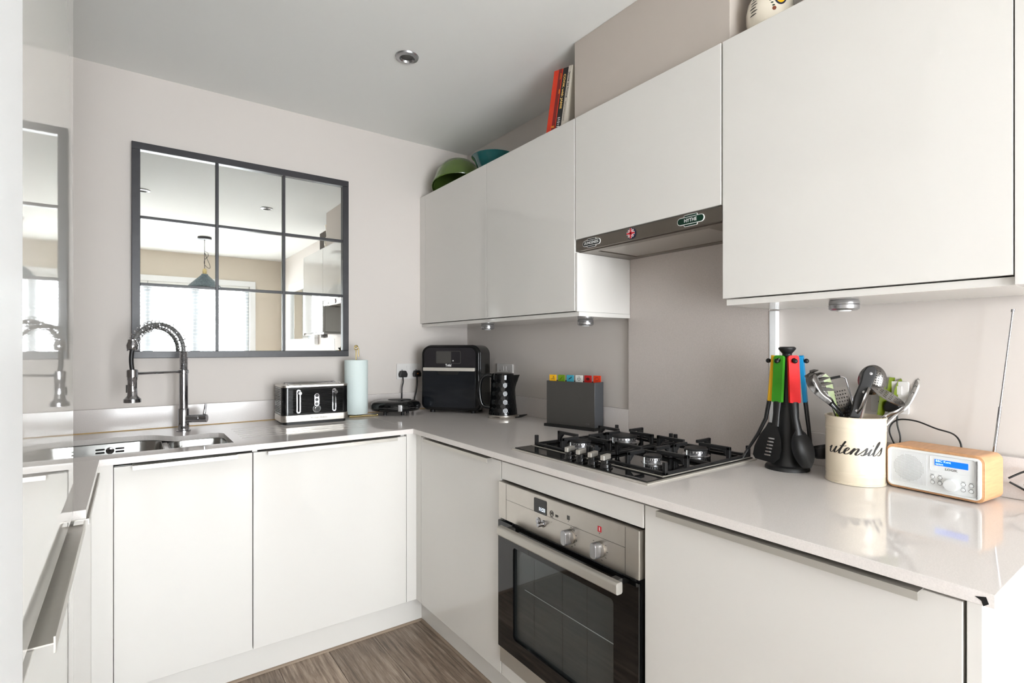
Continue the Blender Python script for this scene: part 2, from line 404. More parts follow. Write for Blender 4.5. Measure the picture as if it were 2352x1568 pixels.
for k, (a, b) in enumerate([(WX0 + .01, m2 - .004), (m2 + .004, m1 - .004), (m1 + .004, WX1 - .01)]):
    t = thing('venetian_blind', names_[k], 'blind', ((a + b) / 2, WY - .012, WZ0 + .02), 0, 'blinds in the lounge window')
    L = (b - a) / 2
    MB().box(-L, -.02, WZ1 - WZ0 - .075, L, .02, WZ1 - WZ0 - .022).build('head_rail', M_blind, t)
    MB().box(-L, -.02, 0, L, .02, .018).build('bottom_rail', M_blind, t)
    sl = None; z = .05
    while z < WZ1 - WZ0 - .09:
        if sl is None:
            sl = MB().box(-L, -.024, -.0013, L, .024, .0013, RX(math.radians(3))).build('slat', M_blind, t, smooth=0); o = sl
        else:
            o = bpy.data.objects.new('slat', sl.data); col.objects.link(o); o.parent = t
        o.location = (0, 0, z); z += .043
    for sx in (-.8, .8): MB().box(L * sx - .002, .021, .01, L * sx + .002, .0225, WZ1 - WZ0 - .05).build('ladder_cord', M_blind, t)

# white-framed mirror on the right-hand lounge wall (seen in the kitchen mirror)
t = thing('wall_mirror', 'wide mirror in a thick white moulded frame on lounge wall', 'mirror', (0, -3.68, 1.27))
fm = MB()
for (y0, y1, z0, z1) in [(-4.24, -3.12, 1.9, 1.99), (-4.24, -3.12, 1.24, 1.31), (-4.24, -4.17, 1.31, 1.9), (-3.19, -3.12, 1.31, 1.9)]: fm.box(-.045, y0, z0, -.001, y1, z1)
fm.build('frame', M_white, t, world=True, bevel=.006)
MB().box(-.02, -4.17, 1.31, -.01, -3.19, 1.9).build('mirror_pane', M_mirror, t, world=True)

# ================================================================== base units
def jhandle(name_parent, M, L, up=False, proj=.022):
    # aluminium trim profile; local x = along, y = up, z = out of the door
    pts = [(-.018, 0), (proj, 0), (proj, -.011), (proj + .0022, -.011), (proj + .0022, .0022 if not up else .010), (proj, .0022 if not up else .010), (proj, .0022), (-.018, .0022)]
    mb = MB()
    vs = [(-L / 2, p[1], p[0]) for p in pts] + [(L / 2, p[1], p[0]) for p in pts]; n = len(pts)
    fs = [(i, (i + 1) % n, n + (i + 1) % n, n + i) for i in range(n)]
    # end caps as quads of the L section
    fs += [(0, 1, 6, 7), (1, 2, 3, 6), (3, 4, 5, 6)] + [(n + 7, n + 6, n + 1, n), (n + 6, n + 3, n + 2, n + 1), (n + 6, n + 5, n + 4, n + 3)]
    mb.add(vs, fs, M)
    return mb.build('handle', M_alu, name_parent, world=True, smooth=0)
DZ0, DZ1 = .122, .829
def unit(name, label, cat, loc): return thing(name, label, cat, loc)

# back run, 600 unit and 400 unit
def back_unit(label, x0, x1, h0, h1, zt=WB - .002):
    t = unit('base_cabinet', label, 'cabinet', ((x0 + x1) / 2, -.33, 0))
    c = MB()
    c.box(x0 + .001, DY + .021, .122, x0 + .018, -.06, zt); c.box(x1 - .018, DY + .021, .122, x1 - .001, -.06, zt); c.box(x0 + .018, DY + .021, .122, x1 - .018, -.06, .14); c.box(x0 + .018, -.075, .14, x1 - .018, -.06, .6)
    c.build('carcass', M_carc, t, world=True)
    d = MB().box(x0 + .0015, DY, DZ0, x1 - .0015, DY + .019, DZ1).build('door', M_gloss, t, world=True, bevel=.0015)
    jhandle(d, B_FACE((h0 + h1) / 2, DZ1 + .0005), h1 - h0)
    return t
back_unit('white gloss cabinet door to the right of the sink, under the toaster', -1.295, -.700, -1.249, -.751)
back_unit('narrower white gloss cabinet door directly under the sink', -1.694, -1.295, -1.645, -1.348, .64)
# corner posts
cp_ = MB(); cp_.prism([(-.700, DY), (DX, DY), (DX, DY - .045), (DX + .019, DY - .045), (DX + .019, DY + .019), (-.700, DY + .019)], .122, WB - .002)
tag(cp_.build('corner_post', M_gloss, bevel=.0015), 'white gloss corner post between the sink run and the oven run', 'corner post')
cp_ = MB(); cp_.prism([(-1.694, DY), (LX, DY), (LX, DY - .03), (LX - .019, DY - .03), (LX - .019, DY + .019), (-1.694, DY + .019)], .122, WB - .002)
tag(cp_.build('corner_post', M_gloss, bevel=.0015), 'white gloss corner post left of the sink cabinet', 'corner post')

# right run
def right_unit(name, label, y0, y1, cat='cabinet', handle=None, zt=WB - .002):
    t = unit(name, label, cat, (-.32, (y0 + y1) / 2, 0)); c = MB()
    c.box(DX + .021, y0 + .001, .122, -.05, y0 + .018, zt); c.box(DX + .021, y1 - .018, .122, -.05, y1 - .001, zt); c.box(DX + .021, y0 + .018, .122, -.05, y1 - .018, .14); c.box(-.065, y0 + .018, .14, -.05, y1 - .018, zt)
    c.build('carcass', M_carc, t, world=True)
    if handle:
        d = MB().box(DX, y0 + .0015, DZ0, DX + .019, y1 - .0015, DZ1).build('door', M_gloss, t, world=True, bevel=.0015)
        jhandle(d, R_FACE((handle[0] + handle[1]) / 2, DZ1 + .0005), abs(handle[1] - handle[0]))
    return t
right_unit('base_cabinet', 'white gloss corner cabinet door to the left of the oven', -1.2975, -.7055, handle=(-.766, -1.248))
right_unit('base_cabinet', 'wide white gloss cabinet door to the right of the oven', -2.495, -1.8985, handle=(-1.951, -2.445))
tag(MB().box(DX, -1.8955, .771, DX + .019, -1.3005, DZ1).build('filler_panel', M_gloss, bevel=.0015), 'white gloss filler panel directly above the oven', 'panel')
tag(MB().box(DX, -1.8955, DZ0, DX + .019, -1.3005, .168).build('filler_panel', M_gloss, bevel=.0015), 'white gloss filler panel directly below the oven', 'panel')
tag(MB().box(DX, -2.5155, 0, -.002, -2.4975, WB - .001).build('end_panel', M_gloss, bevel=.001), 'white gloss end panel closing the right end of the worktop run', 'panel')

# left run base and tall unit
t = unit('base_cabinet', 'white gloss cabinet door between the tall unit and the corner', 'cabinet', (-2.05, -.99, 0))
c = MB(); c.box(-2.40, -1.288, .122, LX - .021, -1.27, WB - .002); c.box(-2.40, -.71, .122, LX - .021, -.692, WB - .002); c.box(-2.40, -1.27, .122, LX - .021, -.71, .14)
c.build('carcass', M_carc, t, world=True)
d = MB().box(LX - .019, -1.2875, DZ0, LX, -.692, DZ1).build('door', M_gloss, t, world=True, bevel=.0015)
jhandle(d, frame((LX, -.995, DZ1 + .0005), (0, 1, 0), (0, 0, 1)), .52)
t = unit('tall_cabinet', 'tall white gloss appliance unit at the left with a long metal handle', 'cabinet', (-2.05, -1.59, 0))
MB().box(-2.40, -1.9455, .122, LX - .021, -1.2905, 2.059).build('carcass', M_carc, t, world=True)
MB().box(LX - .019, -1.944, .854, LX, -1.2925, 2.056).build('upper_door', M_gloss, t, world=True, bevel=.0015)
d = MB().box(LX - .019, -1.944, DZ0, LX, -1.2925, DZ1).build('lower_door', M_gloss, t, world=True, bevel=.0015)
jhandle(d, frame((LX, -1.574, DZ1 + .001), (0, 1, 0), (0, 0, 1)), .553, up=True, proj=.018)
MB().box(LX - .06, -1.9455, 0, LX - .05, -1.2905, .12).build('plinth', M_gloss, t, world=True)

# plinths and floor beads
tag(MB().box(LX - .05, DY + .05, 0, DX + .0501, DY + .066, .121).build('plinth', M_gloss), 'white plinth board under the sink run cabinets', 'plinth')
tag(MB().box(DX + .05, -2.497, 0, DX + .066, DY + .049, .121).build('plinth', M_gloss), 'white plinth board under the oven run cabinets', 'plinth')
tag(MB().box(LX - .066, -1.289, 0, LX - .0501, DY + .049, .121).build('plinth', M_gloss), 'white plinth board under the left run cabinet', 'plinth')
q = lambda: [(0, 0)] + [(.008 * math.cos(a), .008 * math.sin(a)) for a in [i * PI / 12 for i in range(7)]]
struct(MB().prism(q(), -.56, .56, frame((-1.166, DY + .05, 0), (0, -1, 0), (0, 0, 1))).build('trim_1', M_bead))
struct(MB().prism(q(), -.938, .938, frame((DX + .05, -1.557, 0), (-1, 0, 0), (0, 0, 1))).build('trim_2', M_bead))

# ================================================================== worktop, sink, tap
wt = thing('worktop', 'glossy greige stone worktop wrapping round three sides', 'worktop', (-1, -.4, WB))
hole = [(-1.345, -.583), (-1.345, -.33)] + [(-1.36, -.3)] + [(p.x, p.y) for p in cr([(-1.39, -.288, 0), (-1.45, -.300, 0), (-1.50, -.305, 0), (-1.535, -.27, 0), (-1.57, -.225, 0), (-1.62, -.2, 0), (-1.72, -.198, 0), (-1.85, -.20, 0), (-1.96, -.212, 0), (-2.05, -.26, 0), (-2.09, -.36, 0), (-2.08, -.48, 0), (-2.02, -.565, 0), (-1.94, -.588, 0)], 5)]
grooves = []
for k in range(6):
    y = -.50 + k * .052
    grooves.append([(-1.305, y - .0035), (-.80, y - .0035), (-.80, y + .0035), (-1.305, y + .0035)])
JX = -.677
back = slab_with_holes([(-2.418, -.001), (JX, -.001), (JX, -.676), (-2.418, -.676)], [hole] + grooves, WB, WT)
back.build('slab', M_stone, wt, world=True, smooth=0)
for g in grooves: MB().box(g[0][0] - .001, g[0][1] - .001, WB + .002, g[1][0] + .001, g[2][1] + .001, WT - .0022).build('drainer_groove', M_stone, wt, world=True, smooth=0)
sl = MB(); sl.prism([(JX + .0004, -.001), (-.001, -.001), (-.001, -2.534), (JX, -2.534), (JX, -.676)], WB, WT); sl.build('slab', M_stone, wt, world=True, smooth=0, bevel=.0012)
sl = MB(); sl.box(-2.418, -1.2885, WB, -1.727, -.6764, WT); sl.build('slab', M_stone, wt, world=True, smooth=0, bevel=.0012)
ch = MB(); ch.prism([(0, 0), (.012, .003), (.015, -.006), (.009, -.011), (.007, -.004)], 0, .0006, R_FACE(-2.512, .851, JX)); ch.build('chip', M_gap, wt, world=True, smooth=0)

# stone upstands and splashback
tag(MB().box(-2.418, -.021, WT + .0005, -.0212, -.001, .955).build('upstand', M_up, bevel=.001), 'low stone upstand along the wall below the mirror', 'upstand')
tag(MB().box(-.021, -1.2895, WT + .0005, -.001, -.0005, .955).build('upstand', M_up, bevel=.001), 'low stone upstand behind the kettle and chopping boards', 'upstand')
tag(MB().box(-.021, -2.534, WT + .0005, -.001, -1.8905, .955).build('upstand', M_up, bevel=.001), 'low stone upstand behind the radio', 'upstand')
tag(MB().box(-.021, -1.868, WT + .0005, -.001, -1.29, 1.60).build('splashback', M_slab, bevel=.001), 'tall speckled stone splashback panel behind the hob', 'splashback')
struct(MB().box(-.023, -1.890, WT + .0005, -.001, -1.8685, 1.321).build('trim_3', M_white, bevel=.002), 'white vertical trim strip at the right edge of the splashback')
tag(MB().tube([(-2.41, -.022, WT + .0008), (-.03, -.022, WT + .0008)], .0022, 6).build('sealant_line', M_sealant), 'thin yellowed sealant line where the worktop meets the upstand', 'sealant')

sk = thing('sink', 'stainless steel double bowl sink set under the stone worktop', 'sink', (-1.72, -.39, .66))
def bowl(outline, depth, name):
    n = len(outline); cx = sum(p[0] for p in outline) / n; cy = sum(p[1] for p in outline) / n
    mb = MB(); rings = []
    for k, (sc, z) in enumerate([(1.0, WB - .001), (.995, WB - .004), (.985, WB - depth + .03), (.96, WB - depth + .01), (.9, WB - depth), (.2, WB - depth - .004)]):
        rings.append([(cx + (p[0] - cx) * sc, cy + (p[1] - cy) * sc, z) for p in outline])
    vs = [p for r in rings for p in r]; fs = []
    for i in range(len(rings) - 1):
        for k in range(n):
            fs.append((i * n + k, i * n + (k + 1) % n, (i + 1) * n + (k + 1) % n, (i + 1) * n + k))
    fs.append(tuple(range((len(rings) - 1) * n, len(rings) * n)))
    mb.add(vs, fs); o = mb.build(name, M_sink, sk, world=True, smooth=50)
    sm = o.modifiers.new('s', 'SOLIDIFY'); sm.thickness = .0012; sm.offset = 1
    MB().lathe([(.03, 0), (.034, .003), (.028, .004), (.012, .001)], 24, T(cx, cy, WB - depth - .003)).build('drain', M_chrome, sk, world=True)
bowl(rrect(-2.09, -.592, -1.552, -.195, .07), .17, 'main_bowl')
bowl(rrect(-1.532, -.588, -1.338, -.282, .05), .13, 'small_bowl')
MB().box(-1.5515, -.588, WB - .03, -1.5325, -.29, WB - .002).build('divider', M_sink, sk, world=True, bevel=.004)
ov = MB(); OM = frame((-1.713, -.2005, .812), (1, 0, 0), (0, 0, 1))
ov.lathe([(.013, 0), (.013, .0015), (.008, .003)], 20, OM)
ovo = ov.build('overflow', M_chrome, sk, world=True)
hs = MB()
for sx in (-1, 1):
    for sz in (-1, 1): hs.prism(rrect(sx * .03 - .014, sz * .006 - .003, sx * .03 + .014, sz * .006 + .003, .0028), 0, .001, OM)
hs.prism(ellipse(0, 0, .004, .004, 12), .0028, .0036, OM)
hs.build('overflow_slots', M_gap, sk, world=True)

# tap
TX, TY = -1.472, -.173
HX, HYY = -1.644, -.284
tp = thing('kitchen_tap', 'chrome spring-neck kitchen tap with pull-down spray head', 'tap', (TX, TY, WT))
dr = Vector((HX - TX, HYY - TY, 0)); RL = dr.length; dr.normalize()
MB().lathe([(.026, 0), (.026, .005), (.0205, .007), (.0205, .092), (.0195, .095), (.0162, .096), (.0162, .238), (.0185, .24), (.0185, .252), (.016, .254)], 28).build('column', M_chrome, tp)
sp = MB()
pts = []
N = 150
for i in range(N * 14):
    a = i / 14 * 2 * PI; z = .254 + .078 * i / (N * 14)
    if i / 14 > 13: break
    pts.append((.0132 * math.cos(a), .0132 * math.sin(a), .256 + .0057 * i / 14))
sp.tube(pts, .0024, 6)
R0 = RL / 2; zc = .334
def arc(a): return Vector((dr.x * (R0 - R0 * math.cos(a)), dr.y * (R0 - R0 * math.cos(a)), zc + R0 * 1.02 * math.sin(a)))
side = Vector((-dr.y, dr.x, 0))
pts = []; turns = 23; per = 16
for i in range(turns * per + 1):
    s = i / (turns * per); a = s * PI * 1.0; p = arc(a)
    rad = Vector((-dr.x * math.cos(a), -dr.y * math.cos(a), math.sin(a)))
    th = i / per * 2 * PI
    pts.append(p + rad * (.0172 * math.cos(th)) + side * (.0172 * math.sin(th)))
sp.tube(pts, .0014, 6)
sp.build('spring', M_chrome, tp)
hp = [arc(PI * i / 24) for i in range(25)]
hp = [Vector((0, 0, .25))] + hp + [Vector((dr.x * RL, dr.y * RL, .30)), Vector((dr.x * RL * 1.0, dr.y * RL, .255))]
MB().tube(hp[:-2] + [Vector((dr.x * RL, dr.y * RL, .34))], .0078, 10).build('hose', M_hosegrey, tp, smooth=60)
MB().tube(cr([Vector((dr.x * RL, dr.y * RL, .345)), Vector((dr.x * RL * 1.02, dr.y * RL * 1.02, .30)), Vector((dr.x * RL, dr.y * RL, .255))], 6), .0075, 10).build('flexible_hose', M_rubber, tp, smooth=60)
HM = T(dr.x * RL, dr.y * RL, 0)
MB().lathe([(.015, .336), (.018, .34), (.0195, .354), (.017, .362), (.0145, .368), (.0145, .376)], 24, HM).build('spring_collar', M_chrome, tp)
MB().lathe([(.028, .139), (.028, .152), (.022, .157), (.0165, .165), (.0152, .19), (.0152, .222), (.0168, .225), (.0168, .262), (.009, .264)], 28, HM).build('spray_head', M_chrome, tp)
MB().lathe([(.0185, .235), (.0185, .26)], 24, HM).build('holder_ring', M_chrome, tp)
MB().box(-.006, -.0195, .176, .006, -.0155, .205, HM @ RZ(math.atan2(dr.y, dr.x) + PI * .15)).build('spray_button', M_dgrey, tp)
MB().tube([dr * .018 + UP * .247, dr * (RL - .018) + UP * .247], .0052, 10).build('support_arm', M_chrome, tp)
lv = Vector((.9, -.44, 0)).normalized()
LMX = frame((lv.x * .015, lv.y * .015, .05), UP, lv.cross(UP)); LMX = Matrix.Translation(Vector((0, 0, .052))) @ Vector((0, 0, 1)).rotation_difference(lv).to_matrix().to_4x4()
MB().lathe([(.016, .01), (.016, .06), (.0155, .061), (.0165, .062), (.0165, .088), (.014, .09)], 24, LMX).build('mixer_body', M_chrome, tp)
MB().tube([lv * .077 + UP * .06, lv * .085 + UP * .112], [.0055, .0042], 10).build('lever', M_chrome, tp)

# ================================================================== the mirror on the back wall
MX0, MX1, MZ0, MZ1 = -1.646, -.733, 1.161, 2.069
mr = thing('wall_mirror', 'square black window-pane mirror on the back wall above the sink', 'mirror', ((MX0 + MX1) / 2, 0, MZ0))
FWD = .03
for nm, (a, b, c_, d_) in {'t': (MX0, MX1, MZ1 - FWD, MZ1), 'b': (MX0, MX1, MZ0, MZ0 + FWD), 'l': (MX0, MX0 + FWD, MZ0 + FWD, MZ1 - FWD), 'r': (MX1 - FWD, MX1, MZ0 + FWD, MZ1 - FWD)}.items():
    MB().box(a, -.028, c_, b, -.001, d_).build('frame_bar', M_frame, mr, world=True, bevel=.002)
gw = (MX1 - MX0 - 2 * FWD) / 3; gh = (MZ1 - MZ0 - 2 * FWD) / 3
for k in (1, 2):
    x = MX0 + FWD + gw * k; MB().box(x - .006, -.024, MZ0 + FWD, x + .006, -.011, MZ1 - FWD).build('glazing_bar', M_frame, mr, world=True, bevel=.0015)
    z = MZ0 + FWD + gh * k
    for j in range(3): MB().box(MX0 + FWD + gw * j + (.006 if j else 0), -.023, z - .006, MX0 + FWD + gw * (j + 1) - (.006 if j < 2 else 0), -.011, z + .006).build('glazing_bar', M_frame, mr, world=True, bevel=.0015)
for i in range(3):
    for j in range(3):
        x = MX0 + FWD + gw * i; z = MZ0 + FWD + gh * j
        MB().box(x, -.0105, z, x + gw, -.008, z + gh).build('mirror_pane', M_mirror, mr, world=True, smooth=0)

# ================================================================== wall units
WX, CZ0, CZ1 = -.314, 1.342, 2.059
PZ = 1.323
def wall_unit(label, y0, y1, z0=CZ0, name='wall_cabinet', gap=.0015):
    t = thing(name, label, 'cabinet', (-.15, (y0 + y1) / 2, z0)); c = MB()
    MB().box(WX + .021, y0 + .0005, z0 + .001, -.0015, y1 - .0005, CZ1 - .003).build('carcass', M_carc, t, world=True, bevel=.001)
    MB().box(WX, y0 + gap, z0, WX + .019, y1 - gap, CZ1).build('door', M_gloss, t, world=True, bevel=.0015)
    return t
wall_unit('wall cabinet in the far corner, under the green colander', -.688, -.066)
tag(MB().box(WX, -.0655, CZ0, WX + .019, -.0005, CZ1).build('filler_panel', M_gloss, bevel=.0015), 'narrow filler strip between the corner wall cabinet and the back wall', 'panel')
wall_unit('wall cabinet under the three cookery books', -1.2885, -.6885)
wall_unit('shorter wall cabinet door directly above the extractor hood', -1.8865, -1.2895, 1.606)
wall_unit('large wall cabinet at the right, under the painted jug', -2.488, -1.8885)
tag(MB().box(WX - .0005, -2.506, PZ, -.0015, -2.4885, CZ1).build('end_panel', M_gloss, bevel=.001), 'white end panel on the right side of the large wall cabinet', 'panel')
tag(MB().box(WX + .011, -1.2995, PZ, -.0225, -.0005, CZ0 - .0025).build('light_pelmet', M_gloss, bevel=.001), 'white pelmet board under the two left wall cabinets', 'pelmet')
tag(MB().box(WX + .011, -2.4875, PZ, -.0245, -1.8955, CZ0 - .0025).build('light_pelmet', M_gloss, bevel=.001), 'white pelmet board under the large right wall cabinet', 'pelmet')
tag(MB().box(WX + .002, -1.2995, CZ0 - .002, -.0225, -1.2892, 1.5585).build('end_panel', M_gloss, bevel=.001), 'white side panel of the wall cabinet left of the splashback', 'panel')
def puck(x, y, label):
    t = thing('puck_light', label, 'light', (x, y, PZ), 0, 'puck lights under the wall cabinets')
    MB().lathe([(.031, -.0005), (.033, -.004), (.033, -.011)], 32).build('base', M_silver, t)
    MB().lathe([(.0325, -.0115), (.0335, -.013), (.033, -.022), (.028, -.0255)], 32).build('body', M_silver, t)
    MB().lathe([(.016, -.0256), (.014, -.028)], 24).build('lens', M_whitepl, t)
puck(-.199, -.526, 'round silver puck light under the far wall cabinets, above the kettle')
puck(-.117, -1.142, 'round silver puck light near the splashback, above the chopping boards')
puck(-.222, -2.162, 'round silver puck light under the large right wall cabinet')

# extractor hood
hd = thing('extractor_hood', 'slim grey metal extractor hood over the hob', 'extractor hood', (-.16, -1.588, 1.56))
MB().box(-.310, -1.8855, 1.562, -.296, -1.2915, 1.604).build('visor', M_hood, hd, world=True, bevel=.001)
MB().box(-.2955, -1.8855, 1.567, -.0225, -1.2915, 1.6035).build('body', M_hood, hd, world=True, bevel=.001)
rim_ = MB()
for (a, b, c_, d_) in [(-.295, -.265, -1.885, -1.292), (-.055, -.023, -1.885, -1.292), (-.265, -.055, -1.885, -1.815), (-.265, -.055, -1.36, -1.292)]: rim_.box(a, c_, 1.559, b, d_, 1.5665)
rim_.build('underside_rim', M_hood, hd, world=True)
MB().box(-.2645, -1.8145, 1.562, -.0555, -1.3605, 1.5668).build('grease_filter', M_greyfilt, hd, world=True)
lp = MB(); lp.prism(ellipse(-.2, -1.85, .02, .02, 20), 1.5575, 1.559); lp.build('lamp_lens', M_mblack, hd, world=True)
# badges
def totem(name, text, yc, zc, w, h, fill, label):
    t = thing(name, label, 'magnet', (-.3115, yc, zc), 0, 'magnets on the hood'); o = -.3102; M0 = R_FACE(yc, zc, o)
    back = MB(); back.prism(rrect(-w * .25, -h * .62, w * .25, h * .62, h * .12), 0, .0012, M0); back.prism(rrect(-w / 2, -h * .4, w / 2, h * .4, h * .38), 0, .0022, M0); back.build('plate', M_whiteprint, t, world=True)
    f = MB(); f.prism(rrect(-w * .25 + .0014, -h * .62 + .0014, w * .25 - .0014, h * .62 - .0014, h * .1), .0012, .0016, M0); f.prism(rrect(-w / 2 + .0018, -h * .4 + .0018, w / 2 - .0018, h * .4 - .0018, h * .38 - .0018), .0022, .0026, M0); f.build('field', fill, t, world=True)
    MB().text(text, h * .52, M0 @ T(0, 0, .0027), .0002, sx=.95, bold=.0002).build('lettering', M_whiteprint, t, world=True, smooth=0)
totem('station_magnet', 'DUNGENESS', -1.373, 1.583, .088, .026, M_gap, 'small black railway-sign magnet at the left end of the hood')
totem('station_magnet', 'HYTHE', -1.785, 1.583, .092, .028, M_darkgreen, 'dark green railway-sign magnet at the right end of the hood')
t = thing('flag_magnet', 'round red white and blue flag magnet in the middle of the hood', 'magnet', (-.3115, -1.558, 1.583), 0, 'magnets on the hood'); M0 = R_FACE(-1.558, 1.583, -.3102)
rr = .0185
MB().lathe([(rr, 0), (rr, .003), (rr * .9, .004)], 32, M0).build('disc', M_navy, t, world=True)
wp = MB(); rd = MB()
for ang in (45, -45):
    Mx = M0 @ RZ(math.radians(ang)); wp.box(-rr * .88, -.0028, .0041, rr * .88, .0028, .0044, Mx); rd.box(-rr * .86, -.0008, .0044, rr * .86, .0008, .0047, Mx)
wp.box(-rr * .9, -.0048, .0044, rr * .9, .0048, .0047, M0); wp.box(-.0048, -rr * .9, .0044, .0048, rr * .9, .0047, M0)
rd.box(-rr * .9, -.003, .0047, rr * .9, .003, .005, M0); rd.box(-.003, -rr * .9, .0047, .003, rr * .9, .005, M0)
wp.build('white_crosses', M_whiteprint, t, world=True, smooth=0); rd.build('red_crosses', M_bred, t, world=True, smooth=0)

# ================================================================== built-in oven
ov = thing('oven', 'built-in stainless steel single oven with black glass door', 'oven', (-.4, -1.597, .17))
OY0, OY1 = -1.8925, -1.3015
OYC = (OY0 + OY1) / 2
bd = MB(); bd.box(-.61, OY0 + .01, .175, -.60, OY1 - .01, .64)
cav = MB(); x0, x1 = DX + .03, -.10
cav.box(x0, OY0 + .025, .175, x1, OY0 + .06, .762); cav.box(x0, OY1 - .06, .175, x1, OY1 - .025, .762); cav.box(x0, OY0 + .06, .175, x1, OY1 - .06, .235); cav.box(x0, OY0 + .06, .62, x1, OY1 - .06, .762); cav.box(x1, OY0 + .025, .175, x1 + .01, OY1 - .025, .762)
cav.build('cavity', M_enamel, ov, world=True)
cpn = MB(); cpn.box(DX - .012, OY0, .647, DX + .028, OY1, .766)
cpo = cpn.build('control_panel', M_steel, ov, world=True, bevel=.0015)
FX = DX - .0122
ln = MB()
for (ya, yb, za, zb) in [(-1.3447, -1.3440, .648, .765), (-1.8495, -1.8488, .648, .765)]: ln.box(FX - .0002, ya, za, FX, yb, zb)
ln.box(FX - .0002, -1.8488, .7135, FX, -1.3447, .7142)
ln.build('panel_joints', M_gap, cpo, world=True, smooth=0)
PF = lambda y, z, e=0: R_FACE(y, z, FX - e)
ds = MB().prism(rrect(-.029, -.021, .029, .021, .004), 0, .0012, PF(-1.519, .7345)).build('display', M_glassblk, cpo, world=True)
MB().text('11:21', .0145, PF(-1.5285, .7265, .0014), .0002, sx=.95).build('clock_digits', M_clock, cpo, world=True, smooth=0)
lg = MB(); ML = PF(-1.571, .7265, .0002)
lg.lathe([(.0085, 0), (.0085, .0004), (.0068, .0004), (.0068, 0)], 28, ML, False, False); lg.text('N', .011, ML, .0003, bold=.0003); lg.text('EFF', .0085, PF(-1.5935, .7245, .0002), .0003, bold=.0004)
lg.box(-.0065, -.0106, 0, .0065, -.0096, .0004, ML)
lg.build('logo', M_ink, cpo, world=True, smooth=0)
for (y, z, out) in [(-1.5105, .689, .004), (-1.533, .687, .02)]:
    b_ = MB(); b_.lathe([(.0105, 0), (.0105, .002), (.008, .003)], 20, PF(y, z)); b_.lathe([(.0065, .002), (.0065, out), (.005, out + .0015)], 20, PF(y, z)); b_.build('button', M_chrome, cpo, world=True)
for y in (-1.648, -1.762):
    k_ = MB(); k_.lathe([(.0205, 0), (.0205, .004), (.018, .005)], 28, PF(y, .683)); ko = k_.build('knob', M_steel, cpo, world=True)
    g_ = MB(); g_.prism(rrect(-.0105, -.0205, .0105, .0205, .009), .005, .026, PF(y, .683)); g_.build('knob_grip', M_silver, cpo, world=True, bevel=.002)
pr = MB()
for i in range(10):
    if i in (2, 3): continue
    a = math.radians(36 * i); pr.box(-.0025, -.0006, 0, .0025, .0006, .0003, PF(-1.762 - .027 * math.cos(a), .683 + .027 * math.sin(a)))
for i in range(6):
    a = math.radians(-70 + 30 * i); pr.box(-.0018, -.0012, 0, .0018, .0012, .0003, PF(-1.648 - .027 * math.cos(a), .683 + .027 * math.sin(a)))
rg = rrect(-.006, -.006, .006, .006, .001); pr.prism(rrect(-.0055, -.006, .0055, .006, .001), 0, .0003, PF(-1.642, .733))
for y in (-1.642, -1.762): pr.prism(ellipse(0, -.0095, .0012, .0012, 8), 0, .0003, PF(y, .733))
stuff(pr.build('panel_print', M_dgrey, cpo, world=True, smooth=0))
MB().prism(rrect(-.0065, -.0075, .0065, .0075, .001), 0, .0004, PF(-1.762, .735)).build('red_mark', M_bred, cpo, world=True, smooth=0)
MB().box(-.001, -.005, .0004, .001, .005, .0007, PF(-1.762, .735)).build('white_mark', M_whiteprint, cpo, world=True, smooth=0)
# door: black glass surround, clear panel, steel foot, bar handle
dr_ = slab_with_holes(rrect(-.2955, .227, .2955, .640, .002), [rrect(-.213, .28, .215, .572, .012)], 0, .006)
dmb = MB(); dmb.add(dr_.v, dr_.f, frame((DX - .008, OYC, 0), (0, -1, 0), (0, 0, 1)))
dro = dmb.build('door', M_glassblk, ov, world=True, smooth=0)
MB().box(DX - .0055, OYC - .22, .27, DX - .0015, OYC + .22, .58).build('door_window', M_ovenpane, dro, world=True, smooth=0)
MB().box(DX + .0035, OYC - .235, .255, DX + .0065, OYC + .235, .595).build('inner_glass', M_innerglass, dro, world=True, smooth=0)
MB().tube([(DX + .001, OYC - .205, .449), (DX + .001, OYC + .17, .449)], .0011, 8).build('shelf_edge', M_whiteprint, dro, world=True)
for yy in (-1.47, -1.60, -1.70): MB().box(DX + .0031, yy - .0015, .262, DX + .0034, yy + .0015, .59).build('shelf_runner', M_dgrey, dro, world=True)
fr_ = MB(); fr_.box(DX - .0078, OY0 + .001, .172, DX + .02, OY1 - .001, .2265); fr_.build('door_foot', M_alu, dro, world=True, bevel=.001)
for (ya, yb) in ((OY0 + .004, OY0 + .02), (OY1 - .02, OY1 - .004)): MB().box(DX + .002, ya, .228, DX + .029, yb, .645).build('door_edge', M_mblack, dro, world=True)
hb = MB(); hb.prism(rrect(-.011, -.0145, .011, .0145, .006), -.2515, .2515, frame((-.704, -1.6125, .628), (1, 0, 0), (0, 0, 1))); hb.build('door_handle', M_alu, dro, world=True, bevel=.0008)
for y in (-1.385, -1.83): MB().box(-.694, y - .012, .62, DX - .008, y + .012, .636).build('handle_bracket', M_dgrey, dro, world=True, bevel=.002)
rk = MB()
rk.tube([(-.60, OY0 + .065, .45), (-.60, OY1 - .065, .45)], .003, 8); rk.tube([(-.16, OY0 + .065, .45), (-.16, OY1 - .065, .45)], .003, 8)
for i in range(15):
    y = OY0 + .08 + i * .0308; rk.tube([(-.60, y, .45), (-.16, y, .45)], .0016, 6)
rk.build('rack', M_chrome, ov, world=True)

